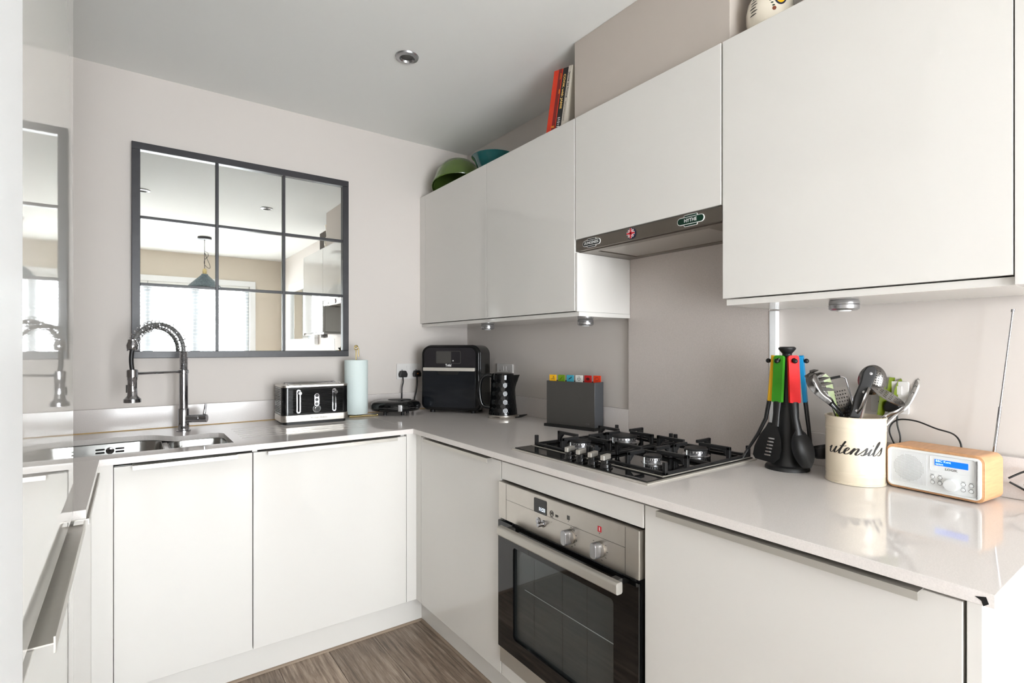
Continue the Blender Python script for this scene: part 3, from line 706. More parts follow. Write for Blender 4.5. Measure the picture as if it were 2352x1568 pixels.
# ================================================================== gas hob
HB = thing('gas_hob', 'black glass gas hob with cast iron pan supports and four knobs', 'hob', (-.35, -1.577, WT))
X0, X1, Y0, Y1 = -.605, -.09, -1.867, -1.287
MB().box(X0, Y0, WT, X1, Y1, WT + .004).build('steel_tray', M_satin, HB, world=True, bevel=.0015)
MB().box(X0 + .009, Y0 + .009, WT + .004, X1 - .009, Y1 - .009, WT + .0075).build('glass_top', M_glassblk, HB, world=True, bevel=.001)
tr = MB(); tr.box(-.527, Y0 + .014, WT + .0076, -.5235, Y1 - .014, WT + .009); tr.box(-.5235, Y0 + .014, WT + .0076, X1 - .012, Y0 + .018, WT + .009); tr.box(-.5235, -1.572, WT + .0076, X1 - .012, -1.5685, WT + .009)
tr.build('steel_trim', M_satin, HB, world=True)
zb = WT + .0078
for i, (x, y, r, big) in enumerate([(-.405, -1.415, .031, 0), (-.405, -1.722, .022, 0), (-.205, -1.43, .042, 1), (-.205, -1.73, .031, 0)]):
    b_ = MB(); b_.lathe([(r + .012, 0), (r + .010, .002), (r, .003), (r, .008), (r + .004, .009), (r + .003, .0155)], 40, T(x, y, zb)); bo = b_.build('burner', M_silver, HB, world=True)
    MB().lathe([(r + .0035, .0158), (r + .005, .0185), (r + .002, .0225), (r * .5, .023)], 40, T(x, y, zb)).build('burner_cap', M_iron, bo, world=True)
    tt = MB()
    for k in range(24):
        a = 2 * PI * k / 24; tt.box(r + .0025, -.0014, .0095, r + .0045, .0014, .0145, T(x, y, zb) @ RZ(a))
    tt.build('flame_ports', M_gap, bo, world=True)
    MB().cyl(.002, 0, .018, 8, T(x - r - .012, y + .004, zb)).build('igniter', M_whitepl, bo, world=True)
for i, y in enumerate((-1.545, -1.594, -1.643, -1.693)):
    k_ = MB(); k_.lathe([(.02, 0), (.02, .002), (.0165, .004), (.016, .012), (.0135, .015), (.0135, .024)], 28, T(-.573, y, zb)); ko = k_.build('knob', M_black, HB, world=True)
    MB().prism(rrect(-.02, -.0065, .02, .0065, .002), .0245, .038, T(-.573, y, zb) @ RZ(math.radians(15))).build('knob_grip', M_alu, ko, world=True, bevel=.001)
def support(y0, y1, bx):
    s = MB(); xa, xb = -.515, -.103; zt = zb + .001; hh = .008
    s.box(xa, y0, zt, xb, y0 + .009, zt + hh); s.box(xa, y1 - .009, zt, xb, y1, zt + hh); s.box(xa, y0, zt, xa + .009, y1, zt + hh); s.box(xb - .009, y0, zt, xb, y1, zt + hh); xm = -.305
    s.box(xm - .0045, y0, zt, xm + .0045, y1, zt + hh)
    def finger(px, py, tx, ty):
        v = Vector((tx - px, ty - py, 0)); L = v.length; v.normalize(); Mx = frame((px, py, 0), v, (0, 0, 1))
        s.box(0, zt, -.005, .012, zt + .04, .005, Mx); s.box(0, zt + .03, -.005, L, zt + .04, .005, Mx)
        s.prism([(.012, zt + .012), (.012, zt + .03), (.03, zt + .03)], -.005, .005, Mx)
    yc = (y0 + y1) / 2
    for (cx, a, b) in [(-.41, xa, xm), (-.205, xm, xb)]:
        for (px, py) in [(a + .004, yc), (b - .004, yc), (cx, y0 + .004), (cx, y1 - .004)]:
            v = Vector((cx - px, yc - py, 0)); d_ = v.length; v.normalize(); e_ = Vector((px, py, 0)) + v * (d_ - .028)
            finger(px, py, e_.x, e_.y)
    for (px, py) in [(xa, y0), (xa, y1 - .009), (xb - .009, y0), (xb - .009, y1 - .009)]:
        s.box(px, py, zt, px + .011, py + .011, zt + .034)
    s.build('pan_support', M_iron, HB, world=True, bevel=.0015)
support(-1.566, -1.302, 0); support(-1.852, -1.576, 0)
pl_ = MB(); pl_.prism([(0, 0), (.05, 0), (.05, .008), (.035, .012), (.03, .008), (.008, .008)], 0, .0003, T(-.585, -1.83, zb - .0001) @ RZ(PI / 2)); pl_.build('printed_marks', M_silver, HB, world=True, smooth=0)

# ================================================================== toaster
tq = thing('toaster', 'four-slice black ridged toaster with chrome levers and base', 'toaster', (-.957, -.165, WT), math.radians(-2))
tw, td = .150, .093       # half width, half depth
bb = MB(); bb.prism(rrect(-tw, -td, tw, td, .028), .012, .042); bb.build('chrome_base', M_steel, tq, bevel=.0015)
MB().prism(rrect(-tw + .01, -td + .01, tw - .01, td - .01, .02), .0, .0118).build('feet', M_mblack, tq)
MB().prism(rrect(-tw + .002, -td + .002, tw - .002, td - .002, .026), .0422, .166).build('body', M_black, tq, bevel=.002)
# ridged front: profile with horizontal waves
prof = []; nz = 180
for i in range(nz + 1):
    z = .047 + (.160 - .047) * i / nz; prof.append((-td - .0005 - .0032 * (.5 - .5 * math.cos(2 * PI * i / nz * 15)), z))
rows = [[(x, p[0] + (.0015 if abs(x) > tw - .031 else 0), p[1] + .0003 * math.sin(x * 60 + j * .2)) for x in [(-tw + .03) + (2 * tw - .06) * k / 24 for k in range(25)]] for j, p in enumerate(prof)]
rp = MB().sheet(rows, thick=(0, .004, 0)); rp.build('ridged_panel', M_black, tq, smooth=60)
sd = MB()
for sx in (-1, 1):
    for k in range(14):
        z = .052 + k * .0078; sd.box(sx * (tw - .002), -td + .034, z, sx * (tw + .0004), td - .034, z + .0035)
stuff(sd.build('side_ribs', M_dgrey, tq))
tl = slab_with_holes(rrect(-tw + .001, -td + .001, tw - .001, td - .001, .027), [rrect(-.125, -.055 + .05 * r - .012 + (.03 if r else 0), .125, -.055 + .05 * r + .012 + (.03 if r else 0), .006) for r in (0, 1)], .1665, .176)
tl.build('top_plate', M_steel, tq, smooth=0, bevel=.001)
rkk = MB()
for y in (-.055, .025):
    for x in (-.062, .062): rkk.box(x - .001, y - .013, .15, x + .001, y + .013, .1765)
    rkk.tube([(-.115, y - .009, .182), (.115, y - .009, .182)], .0016, 6); rkk.tube([(-.115, y + .009, .182), (.115, y + .009, .182)], .0016, 6)
    for x in (-.115, .115): rkk.tube([(x, y - .009, .17), (x, y - .009, .182)], .0016, 6); rkk.tube([(x, y + .009, .17), (x, y + .009, .182)], .0016, 6)
rkk.build('warming_rack', M_chrome, tq)
TF = lambda x, z, e=.0042: frame((x, -td - e, z), (1, 0, 0), (0, 0, 1))
for x in (-.079, .078):
    sl_ = slab_with_holes(rrect(-.009, -.053, .009, .053, .0085), [rrect(-.0045, -.047, .0045, .047, .004)], 0, .0025); m_ = MB(); m_.add(sl_.v, sl_.f, TF(x, .104)); so = m_.build('lever_slot', M_chrome, tq)
    MB().box(-.0045, -.047, -.0006, .0045, .047, .0004, TF(x, .104)).build('slot_recess', M_gap, tq)
    MB().lathe([(.004, 0), (.004, .008), (.0088, .009), (.0088, .016), (.006, .018)], 20, TF(x + .004, .141)).build('lever_knob', M_chrome, tq)
bp_ = MB(); bp_.prism(rrect(-.0105, -.029, .0105, .029, .0102), 0, .0022, TF(0, .108)); bo = bp_.build('button_plate', M_chrome, tq)
for z in (.089, .108, .127): MB().lathe([(.0072, .0022), (.0072, .0026), (.005, .005)], 18, TF(0, z)).build('button', M_black, tq)
MB().lathe([(.018, -.001), (.018, .001)], 28, TF(0, .067)).build('dial_bezel', M_black, tq)
MB().lathe([(.0125, .001), (.0125, .010), (.0105, .011)], 28, TF(0, .067)).build('dial', M_chrome, tq)
MB().lathe([(.0095, .0111), (.009, .0122)], 24, TF(0, .067)).build('dial_face', M_mblack, tq)
MB().text('Russell Hobbs', .0125, TF(.012, .027, .0004), .0002).build('lettering', M_ink, tq, smooth=0)

# ================================================================== kitchen roll and holder
KX, KY = -.725, -.115
kr = thing('roll_holder', 'pale brass wire kitchen roll holder behind the toaster', 'holder', (KX, KY, WT))
k_ = MB(); k_.tube([(0, 0, .012), (0, 0, .335)], .0035, 8)
k_.tube([(.009 * math.sin(2 * PI * i / 16) * (1 if i % 16 else 0), 0, .335 + .011 - .011 * math.cos(2 * PI * i / 16)) for i in range(17)], .0032, 8)
k_.tube([(.012, -.004, .30), (.012, -.004, .342)], .0028, 8); k_.sphere((.0, 0, .352), .0062); k_.build('pole', M_brass, kr)
k_ = MB(); k_.tube([(-.05, -.045, .0045), (.085, -.062, .0045)], .0045, 8); k_.sphere((.087, -.0622, .0062), .0062); k_.tube([(-.05, .04, .0045), (.06, .04, .0045)], .0045, 8); k_.tube([(0, -.05, .0045), (0, .04, .0045)], .0045, 8); k_.build('base_wire', M_brass, kr)
k_ = MB(); k_.lathe([(.019, .0), (.056, .0), (.0572, .002), (.0572, .269), (.056, .271), (.019, .271)], 48, None, False, False); k_.lathe([(.019, 0), (.019, .271)], 48, None, False, False)
kp = k_.build('paper_roll', M_paper, smooth=40); kp.location = (KX, KY, WT + .0125); tag(kp, 'pale white kitchen paper roll standing behind the toaster', 'paper roll')

# ================================================================== sandwich toaster
SX, SY = -.527, -.152
sw = thing('sandwich_maker', 'round glossy black sandwich maker by the wall socket', 'sandwich maker', (SX, SY, WT), math.radians(-28))
MB().lathe([(.09, .018), (.112, .022), (.118, .034), (.117, .039)], 48, None, sx=1.08, sy=.94).build('lower_shell', M_black, sw)
MB().lathe([(.118, .0405), (.119, .048), (.112, .062), (.09, .072), (.05, .075), (.0, .0755)], 48, None, sx=1.08, sy=.94).build('lid', M_black, sw, smooth=45)
MB().lathe([(.119, .0392), (.1195, .0404)], 48, None, sx=1.085, sy=.945).build('chrome_band', M_chrome, sw)
MB().lathe([(.055, .0745), (.052, .0775), (.02, .0768)], 40, T(.02, -.01, 0), sx=1.1, sy=.62).build('lid_inset', M_mblack, sw)
for (a, r) in [(.6, .07), (2.4, .07), (3.9, .07), (5.3, .07)]: MB().cyl(.008, 0, .02, 14, T(r * math.cos(a), r * math.sin(a), 0)).build('foot', M_mblack, sw)
MB().box(-.011, -.014, .024, .011, .004, .058, T(.03, -.108, 0)).build('latch', M_silver, sw, bevel=.003)

# ================================================================== sockets, plugs, cables
def socket(name, label, M, double=True):
    w = .073 if double else .043
    t = thing(name, label, 'socket', M.translation)
    p = MB(); p.prism(rrect(-w, -.043, w, .043, .006), 0, .008, M); p.build('face_plate', M_plate, t, world=True, bevel=.001)
    for x in ((-.011, .011) if double else (0.022,)): MB().prism(rrect(x - .0065, .008, x + .0065, .031, .001), .0078, .0105, M).build('rocker_switch', M_plate, t, world=True, bevel=.0008)
    h = MB()
    for x in ((-.042, .042) if double else (-.012,)): h.box(x - .002, .002, .0079, x + .002, .010, .0082, M); h.box(x - .014, -.016, .0079, x - .008, -.012, .0082, M); h.box(x + .008, -.016, .0079, x + .014, -.012, .0082, M)
    h.build('pin_holes', M_gap, t, world=True)
    return t
SB = B_FACE(-.385, 1.074, -.0005); socket('double_socket', 'white double wall socket left of the air fryer', SB)
SR = R_FACE(-.403, 1.074, -.0005); socket('double_socket', 'white double wall socket half hidden behind the kettle', SR)
SC = R_FACE(-2.188, 1.073, -.0005); socket('single_socket', 'white single wall socket behind the utensil pot', SC, False)
def RXP(u, v, x):
    r = PX(u, v, 1.0) - CAM; return CAM + r * ((x - CAM.x) / r.x)
def plug(label, M, path, light=False, r=.0035, sc=1.0):
    t = thing('plug', label, 'plug', M.translation)
    p = MB(); p.prism([(a_ * sc, b_ * sc) for a_, b_ in [(-.022, -.018), (.022, -.018), (.024, 0), (.016, .018), (-.016, .018), (-.024, 0)]], .0085, .032, M); p.build('plug_body', M_rubber, t, world=True, bevel=.005, seg=3)
    MB().tube(cr(path, 6), r, 8).build('cable', M_rubber, t, world=True, smooth=60)
    if light: MB().box(-.003, -.002, .0321, .003, .003, .0328, M).build('neon', M_orangep, t, world=True)
    return t
t1 = plug('black plug on the left of the double socket, above the sandwich maker', B_FACE(-.427, 1.06, -.0005), [(-.427, -.02, 1.043), (-.428, -.026, 1.015), (-.437, -.03, .985), (-.438, -.03, .93), (-.44, -.026, .88), (-.43, -.03, .866)])
t2 = plug('black plug with a small orange neon beside the air fryer', B_FACE(-.343, 1.06, -.0005), [(-.343, -.02, 1.043), (-.345, -.028, 1.01), (-.352, -.034, .97), (-.366, -.04, .925), (-.375, -.036, .88), (-.37, -.03, .866)], True)
t3 = plug('black plug in the socket behind the utensil pot, feeding the radio', R_FACE(-2.2, 1.05, -.0005), [RXP(u, v, x) for u, v, x in [(2061, 950, -.02), (2061, 975, -.024), (2068, 1005, -.026), (2062, 1030, -.03), (2050, 1010, -.032), (2043, 988, -.03), (2050, 971, -.026), (2068, 963, -.022), (2105, 967, -.024), (2150, 984, -.026), (2190, 997, -.028), (2207, 1020, -.034), (2206, 1050, -.034)]], r=.002, sc=.8)

# ================================================================== air fryer
A0 = Vector((-.392, -.168, 0)); A1 = Vector((-.186, -.428, 0)); ar = (A1 - A0).normalized(); aw = (A1 - A0).length / 2
an = Vector((ar.y, -ar.x, 0))        # outward normal, toward the room
ang = math.atan2(ar.y, ar.x)
AC = (A0 + A1) / 2 - an * .105
af = thing('air_fryer', 'tall black air fryer oven with glass door in the corner', 'air fryer', (AC.x, AC.y, WT), ang)
# local: x along front, y toward back, front at y = -.105
AH = .36
body = rrect(-aw, .012, aw, AH, [.05, .05, .03, .03], 8)
MF = frame((0, -.080, 0), (1, 0, 0), (0, 0, 1))     # z axis = toward the room (-y)
MB().prism(body, -.155, 0, MF).build('body', M_black, af, bevel=.004)
MB().prism(rrect(-aw + .003, .02, aw - .003, AH - .004, [.047, .047, .028, .028], 8), .0002, .02, MF).build('front_bezel', M_black, af, bevel=.006, seg=3)
AF = lambda x, z, e=.0202: frame((x, -.080 - e, z), (1, 0, 0), (0, 0, 1))
MB().prism(rrect(-aw + .018, .242, aw - .022, AH - .014, [.036, .036, .003, .003], 8), 0, .002, AF(0, 0)).build('control_fascia', M_fascia, af)
tb = slab_with_holes(rrect(-.078, .262, .062, .328, .008), [rrect(-.076, .264, .060, .326, .007)], 0, .0006); m_ = MB(); m_.add(tb.v, tb.f, AF(0, 0, .0223)); m_.build('screen_outline', M_dgrey, af)
MB().prism(rrect(-.075, .265, .008, .325, .004), 0, .0004, AF(0, 0, .0223)).build('touch_screen', M_dgrey, af)
MB().lathe([(.0035, 0), (.0035, .0005)], 16, AF(.019, .277, .0223)).build('power_mark', M_whiteprint, af)
MB().text('Tefal', .017, AF(-.008, .2525, .0223), .0003, bold=.0005).build('lettering', M_whiteprint, af, smooth=0)
dm = MB().prism(rrect(-aw + .016, .03, aw - .022, .221, [.003, .003, .014, .014], 5), 0, .004, AF(0, 0)).build('glass_door', M_doorglass, af, bevel=.001)
MB().prism(rrect(-aw + .018, .2225, aw - .024, .2405, .003), 0, .016, AF(0, 0)).build('door_handle', M_satin, af, bevel=.002)
MB().prism([(-.07, .2215), (.055, .2215), (.047, .206), (.04, .203), (-.055, .203), (-.062, .206)], .004, .008, AF(0, 0)).build('grip_recess', M_mblack, af)
gl_ = MB(); gl_.prism(rrect(-aw + .03, .045, aw - .035, .2, .01), .0041, .0043, AF(0, 0)); gl_.build('inner_window', M_doorglass, af)
for sx in (-1, 1):
    for y in (-.06, .05): MB().cyl(.014, 0, .012, 16, T(sx * (aw - .05), y, 0)).build('foot', M_mblack, af)

# ================================================================== kettle
KC = Vector((-.158, -.603, 0)); kang = math.atan2(*(Vector((RT.y, RT.x)))) 
kt = thing('kettle', 'black faceted honeycomb kettle on its chrome base', 'kettle', (KC.x, KC.y, WT), -PSI)
# local x = image right (spout), -x = handle
MB().lathe([(.072, 0), (.074, .003), (.074, .016), (.072, .018)], 48).build('power_base', M_steel, kt)
nth = 288; nzz = 96
def hexoff(a, b):
    # horizontal offset from the nearest cell centre of a unit honeycomb
    best = (9, 0)
    for (ox, oy) in ((0, 0), (.5, .8660254)):
        x = (a - ox) - round(a - ox); y = (b - oy) - round((b - oy) / 1.7320508) * 1.7320508
        best = min(best, (math.hypot(x, y), x))
    return best[1]
vs = []; fs = []
for i in range(nzz + 1):
    s = i / nzz; z = .019 + .193 * s
    r = .0715 - .012 * s - .004 * math.sin(PI * s)
    for k in range(nth):
        th = 2 * PI * k / nth
        fade = 1 if .05 < s < .88 else 0
        rr_ = r - .0006 + fade * (r / math.cos(hexoff(k / nth * 18, z / .0236) * 2 * PI / 18) - r)
        sp_ = max(0, math.cos(th)) ** 14 * max(0, (s - .62) / .38) ** 1.3 * .024
        vs.append(((rr_ + sp_) * math.cos(th), rr_ * math.sin(th), z))
for i in range(nzz):
    for k in range(nth):
        k2 = (k + 1) % nth; fs.append((i * nth + k, i * nth + k2, (i + 1) * nth + k2, (i + 1) * nth + k))
fs.append(tuple(range(nth - 1, -1, -1))); fs.append(tuple(range(nzz * nth, (nzz + 1) * nth)))
MB().add(vs, fs).build('body', M_black, kt, smooth=7)
MB().lathe([(.054, .2125), (.052, .219), (.035, .224), (.012, .2245)], 36).build('lid', M_black, kt)
MB().tube(cr([(-.05, 0, .206), (-.078, 0, .21), (-.105, 0, .195), (-.116, 0, .15), (-.112, 0, .09), (-.098, 0, .06), (-.066, 0, .052)], 6), .0105, 12, ry=.014).build('handle', M_black, kt, smooth=60)
MB().text('Russell Hobbs', .008, frame((-.035, -.0665, .009), (1, -.45, 0), (0, 0, 1)), .0002).build('lettering', M_ink, kt, smooth=0)
MB().tube(cr([(.05, -.045, .006), (.085, -.03, .008), (.11, -.01, .014), (.115, .02, .012), (.08, .035, .004)], 6), .0032, 8).build('cable', M_rubber, kt, smooth=60)

# ================================================================== chopping boards in their stand
BL = Vector((-.156, -.936, 0)); BR = Vector((-.098, -1.175, 0)); br = (BR - BL).normalized(); bw = (BR - BL).length
BM = frame((BL.x, BL.y, WT), br, (0, 0, 1))     # x along the front, y up, z toward the room
cs = thing('board_stand', 'dark grey metal stand holding coloured chopping boards', 'board stand', tuple((BL + BR) / 2 + Vector((0, 0, WT))))
c = MB(); c.prism(rrect(-.006, -.0, bw + .006, .012, .002), -.076, .012, BM); c.build('tray', M_mblack, cs, world=True)
MB().box(0, .012, -.003, bw, .2, 0, BM).build('front_panel', M_dgrey, cs, world=True, bevel=.001)
MB().box(0, .012, -.072, bw, .2, -.069, BM).build('back_panel', M_dgrey, cs, world=True, bevel=.001)
MB().box(bw - .003, .012, -.0688, bw, .2, -.0032, BM).build('side_panel', M_gunmetal, cs, world=True, bevel=.0005)
MB().box(0, .012, -.0688, .003, .2, -.0032, BM).build('side_panel', M_gunmetal, cs, world=True, bevel=.0005)
mk = MB()
for (a, b, c_, d_) in [(0, .006, 0, .001), (0, .001, 0, .006), (0, .006, .006, .007), (.009, .010, 0, .007), (.012, .0135, 0, .007), (.015, .018, .0, .001), (.015, .018, .0055, .0065), (.0155, .0165, 0, .0065)]: mk.box(bw - .042 + a, .022 + c_, 0, bw - .042 + b, .022 + d_, .0004, BM)
mk.build('logo', M_silver, cs, world=True, smooth=0)
bcols = [('yellow', (240, 180, 10), 'corn'), ('green', (112, 150, 20), 'leaf'), ('blue', (64, 164, 190), 'fish'), ('white', (228, 226, 220), 'cup'), ('dark red', (182, 18, 18), 'meat'), ('orange red', (226, 62, 24), 'oval')]
for i, (nm, rgb, ic) in enumerate(bcols):
    m_ = mat('board_' + nm.replace(' ', '_'), rgb, .45)
    dk = mat('icon_' + nm.replace(' ', '_'), tuple(int(v * .35) for v in rgb), .5)
    zd = -.010 - i * .0098; xa = .008 + i * (bw - .05) / 5
    t = thing('chopping_board', nm + ' tabbed chopping board standing in the dark stand', 'chopping board', tuple(BM @ Vector((bw / 2, .014, zd))), 0, 'chopping boards in the stand')
    b_ = MB(); b_.prism([(.005, .014), (bw - .005, .014), (bw - .005, .196), (xa + .036, .196), (xa + .036, .2265), (xa, .2265), (xa, .196), (.005, .196)], zd - .004, zd, BM)
    b_.build('board', m_, t, world=True, bevel=.0008)
    g_ = MB(); IM = BM @ T(xa + .018, .2125, zd)
    if ic == 'corn': g_.tube(cr([(-.010, -.006, .0003), (-.004, -.003, .0003), (.001, -.004, .0003), (.004, .008, .0003), (.008, -.006, .0003), (.002, -.003, .0003)], 4), .0008, 5, IM)
    elif ic == 'leaf': g_.tube(cr([(-.009, -.008, .0003), (-.003, -.003, .0003), (.006, .006, .0003), (.002, .002, .0003), (-.004, -.005, .0003), (-.007, -.006, .0003)], 4), .0008, 5, IM)
    elif ic == 'fish': g_.prism([(-.01, -.007), (-.004, 0), (.004, .004), (.006, .009), (.008, .004), (.010, .001), (.005, .001), (-.001, -.004)], 0, .0006, IM)
    elif ic == 'cup':
        g_.tube(cr([(-.007, .001, .0003), (-.006, -.005, .0003), (0, -.009, .0003), (.006, -.005, .0003), (.007, .001, .0003), (0, -.001, .0003), (-.007, .001, .0003)], 4), .0009, 5, IM)
        for x in (-.004, 0, .004): g_.box(x - .0006, .003, 0, x + .0006, .009, .0006, IM)
    elif ic == 'meat': g_.prism(ellipse(0, -.001, .009, .006, 18), 0, .0006, IM)
    else: g_.tube([(.009 * math.cos(a) , .0065 * math.sin(a), .0003) for a in [2 * PI * k / 20 for k in range(20)]], .0008, 5, IM, closed=True)
    g_.build('tab_icon', dk, t, world=True, smooth=0)

# ================================================================== utensil carousel
VC = Vector((-.131, -1.978, 0)); cvd = Vector((.897, .442, 0)); crt = Vector((.442, -.897, 0))
ca = thing('utensil_stand', 'black plastic carousel stand for kitchen tools', 'stand', (VC.x, VC.y, WT))
MB().lathe([(.058, 0), (.058, .005), (.055, .01), (.044, .013), (.040, .022), (.036, .04), (.032, .08), (.028, .13), (.022, .2), (.0195, .28), (.0195, .318), (.013, .322), (.012, .328), (.0225, .341), (.0225, .345), (.018, .348)], 40).build('column', M_mblack, ca, smooth=40)
def hook(az):
    d = crt * math.cos(az) - cvd * math.sin(az)      # az 0 = image right, 90deg = toward camera
    return d
tools = [('slotted_turner', 'green-handled black slotted turner hanging on the front of the carousel', M_green, 122),
         ('serving_spoon', 'red-handled black serving spoon hanging on the carousel', M_red, 66),
         ('spatula', 'yellow-handled black spatula hanging on the left of the carousel', M_yellow, 176),
         ('ladle', 'blue-handled black ladle hanging on the right of the carousel', M_blue, 8)]
pg = MB()
for (_, _, _, az) in tools:
    d = hook(math.radians(az)); pg.tube([d * .018 + UP * .308, d * .047 + UP * .308], .0042, 10); pg.sphere(tuple(d * .0485 + UP * .308), .0068, 12)
pg.build('pegs', M_mblack, ca)
for nm, lb, mm, az in tools:
    d = hook(math.radians(az)); sd_ = UP.cross(d)            # side direction
    t = thing(nm, lb, 'utensil', (VC.x, VC.y, WT), 0, 'tools on the carousel')
    f0 = lambda r, z, o=0: d * r + UP * z + sd_ * o
    # handle: flattened tapered bar with hole
    zt, zbm = .322, .192; r0, r1 = .036, .046
    hr = slab_with_holes(rrect(-.0145, 0, .0145, .132, [.008, .008, .003, .003]), [ellipse(0, .118, .0068, .0068, 14)], -.005, .005)
    hv = (f0(r0, zt) - f0(r1, zbm)); HMx = frame(f0(r1, zbm), sd_, hv)
    m_ = MB(); m_.add(hr.v, hr.f, HMx); m_.build('handle', mm, t, bevel=.002)
    if nm == 'slotted_turner':
        MB().tube([f0(.046, .194), f0(.05, .16), f0(.056, .125)], [.012, .010, .011], 12, ry=[.006, .0055, .005], ref=sd_).build('shank', M_rubber, t, smooth=60)
        bl = slab_with_holes([(-.010, .112), (.010, .112), (.018, .095), (.028, .07), (.031, .04), (.026, .016), (.010, .0), (-.046, .004), (-.054, .014), (-.050, .04), (-.034, .075), (-.018, .097)], [rrect(-.020 + k * .002, .018 + k * .0095, .001 + k * .002, .0222 + k * .0095, .0018, 3) for k in range(6)], -.0015, .0015)
        m_ = MB(); m_.add(bl.v, bl.f, frame(f0(.064, .022, -.010), sd_, f0(.056, .13) - f0(.064, .022, -.010))); m_.build('blade', M_rubber, t)
    elif nm == 'serving_spoon':
        MB().tube([f0(.046, .194), f0(.052, .15), f0(.058, .12, .004), f0(.06, .105, .007)], [.011, .009, .010, .013], 12, ry=[.006, .0055, .005, .004], ref=sd_).build('shank', M_rubber, t, smooth=60)
        m_ = MB(); rows = []
        for i in range(13):
            v = i / 12; z = .118 - .1 * v; hw = .028 * math.sin(PI * (.06 + v * .86)) ** .75 + .002
            rows.append([f0(.062 - .014 * math.sin(PI * v) * (1 - (u / 6 - 1) ** 2) + .012 * v, z, (.005 + .014 * v) + hw * (u / 6 - 1)) for u in range(13)])
        m_.sheet(rows, thick=tuple(-d * .0025)); m_.build('bowl', M_rubber, t, smooth=60)
    elif nm == 'spatula':
        MB().tube([f0(.046, .194), f0(.055, .14), f0(.075, .095), f0(.098, .055), f0(.11, .036)], [.011, .0085, .0085, .012, .014], 12, ry=[.006, .0055, .005, .004, .003], ref=sd_).build('shank', M_rubber, t, smooth=60)
        m_ = MB(); m_.prism([(-.016, -.005), (.016, -.005), (.026, .024), (-.026, .024)], -.0014, .0014, frame(f0(.105, .044), sd_, f0(.118, .022) - f0(.105, .046))); m_.build('blade', M_rubber, t)
    else:
        MB().tube([f0(.046, .194), f0(.053, .13), f0(.058, .08), f0(.062, .062)], [.011, .0085, .008, .009], 12, ry=[.006, .0055, .005, .005], ref=sd_).build('shank', M_rubber, t, smooth=60)
        cM = Matrix.Translation(f0(.085, .066)) @ Matrix.Rotation(math.radians(-14), 4, tuple(sd_))
        prof = [(.006, -.028), (.02, -.024), (.029, -.012), (.034, .006), (.0335, .006), (.028, -.010), (.019, -.0215), (.004, -.0255)]
        MB().lathe(prof, 32, cM).build('bowl', M_rubber, t, smooth=60)

# ================================================================== utensil pot
UC = Vector((-.131, -2.1525, 0)); UR = .0668; UD = Vector((-1.532, -.58, 0)).normalized(); USd = UP.cross(-UD) * -1
ua = math.atan2(UD.y, UD.x)
pot = thing('utensil_pot', 'cream enamel pot lettered in script, full of kitchen tools', 'pot', (UC.x, UC.y, WT))
pr_ = [(UR - .002, 0), (UR + .0012, .001), (UR + .0012, .005), (UR, .006)]
for zr in (.024, .031, .137, .144): pr_ += [(UR, zr - .003), (UR + .0009, zr), (UR, zr + .003)]
pr_ = sorted(pr_[:4], key=lambda p: p[1]) + pr_[4:] + [(UR, .163), (UR + .0016, .165), (UR + .0016, .169), (UR - .0015, .170), (UR - .0015, .006), (.001, .005)]
MB().lathe(pr_, 72, None, True, True).build('can', M_cream, pot, smooth=40)
strokes = [
 [(0, .62), (.22, 1), (.2, .45), (.3, .05), (.52, .02), (.72, .5), (.85, 1), (.8, .35), (.9, .02), (1.15, .3), (1.45, 1.2), (1.58, 1.95), (1.45, 1.2), (1.38, .35), (1.48, .02), (1.66, .08), (1.85, .3),
  (2.15, .6), (2.24, .88), (2.08, 1.02), (1.92, .65), (1.96, .18), (2.15, 0), (2.38, .18), (2.58, .7), (2.7, 1.0), (2.66, .5), (2.6, .02), (2.78, .65), (3.02, 1.0), (3.14, .75), (3.06, .25), (3.18, .0), (3.42, .25),
  (3.72, .8), (3.86, 1.15), (3.92, .7), (3.9, .25), (3.72, .0), (3.55, .1)],
 [(3.72, .0), (4.0, .12), (4.2, .5), (4.36, 1.0), (4.3, .45), (4.36, .03), (4.6, .22), (4.9, .95), (5.1, 1.75), (5.06, 2.05), (4.9, 1.8), (4.8, .9), (4.82, .15), (5.0, .0), (5.22, .3), (5.48, .8), (5.6, 1.15), (5.68, .7), (5.66, .25), (5.48, .0), (5.3, .1)],
 [(1.18, 1.22), (1.5, 1.18), (1.85, 1.3)]]
sc_x, sc_z, z00 = .0222, .0165, .078
inkm = MB(); wid = 5.75
def pen(p):
    xx = (p[0] + .3 * p[1] - wid / 2 - .2) * sc_x; th = ua + xx / UR; zz = z00 + p[1] * sc_z
    return Vector((math.cos(th) * (UR + .0004), math.sin(th) * (UR + .0004), zz))
for st in strokes:
    P_ = cr([(p[0], p[1], 0) for p in st], 6); vs = []; n = len(P_)
    for i, p in enumerate(P_):
        tg = P_[min(i + 1, n - 1)] - P_[max(i - 1, 0)]; tg = Vector((tg.x * sc_x, tg.y * sc_z, 0))
        if tg.length < 1e-9: tg = Vector((1, 0, 0))
        tg.normalize(); wd = .0008 + .0019 * abs(tg.y) ** 2 * (1 if tg.y < 0 else .35)
        nx, ny = -tg.y * wd / sc_x, tg.x * wd / sc_z
        vs += [pen((p.x + nx, p.y + ny)), pen((p.x - nx, p.y - ny))]
    inkm.add(vs, [(2 * i, 2 * i + 1, 2 * i + 3, 2 * i + 2) for i in range(n - 1)])
dot = [pen((4.42 + .07 * math.cos(a), 1.5 + .11 * math.sin(a))) for a in [2 * PI * k / 12 for k in range(12)]]
inkm.add(dot, [tuple(range(12))])
inkm.build('script_lettering', M_ink, pot, smooth=0)

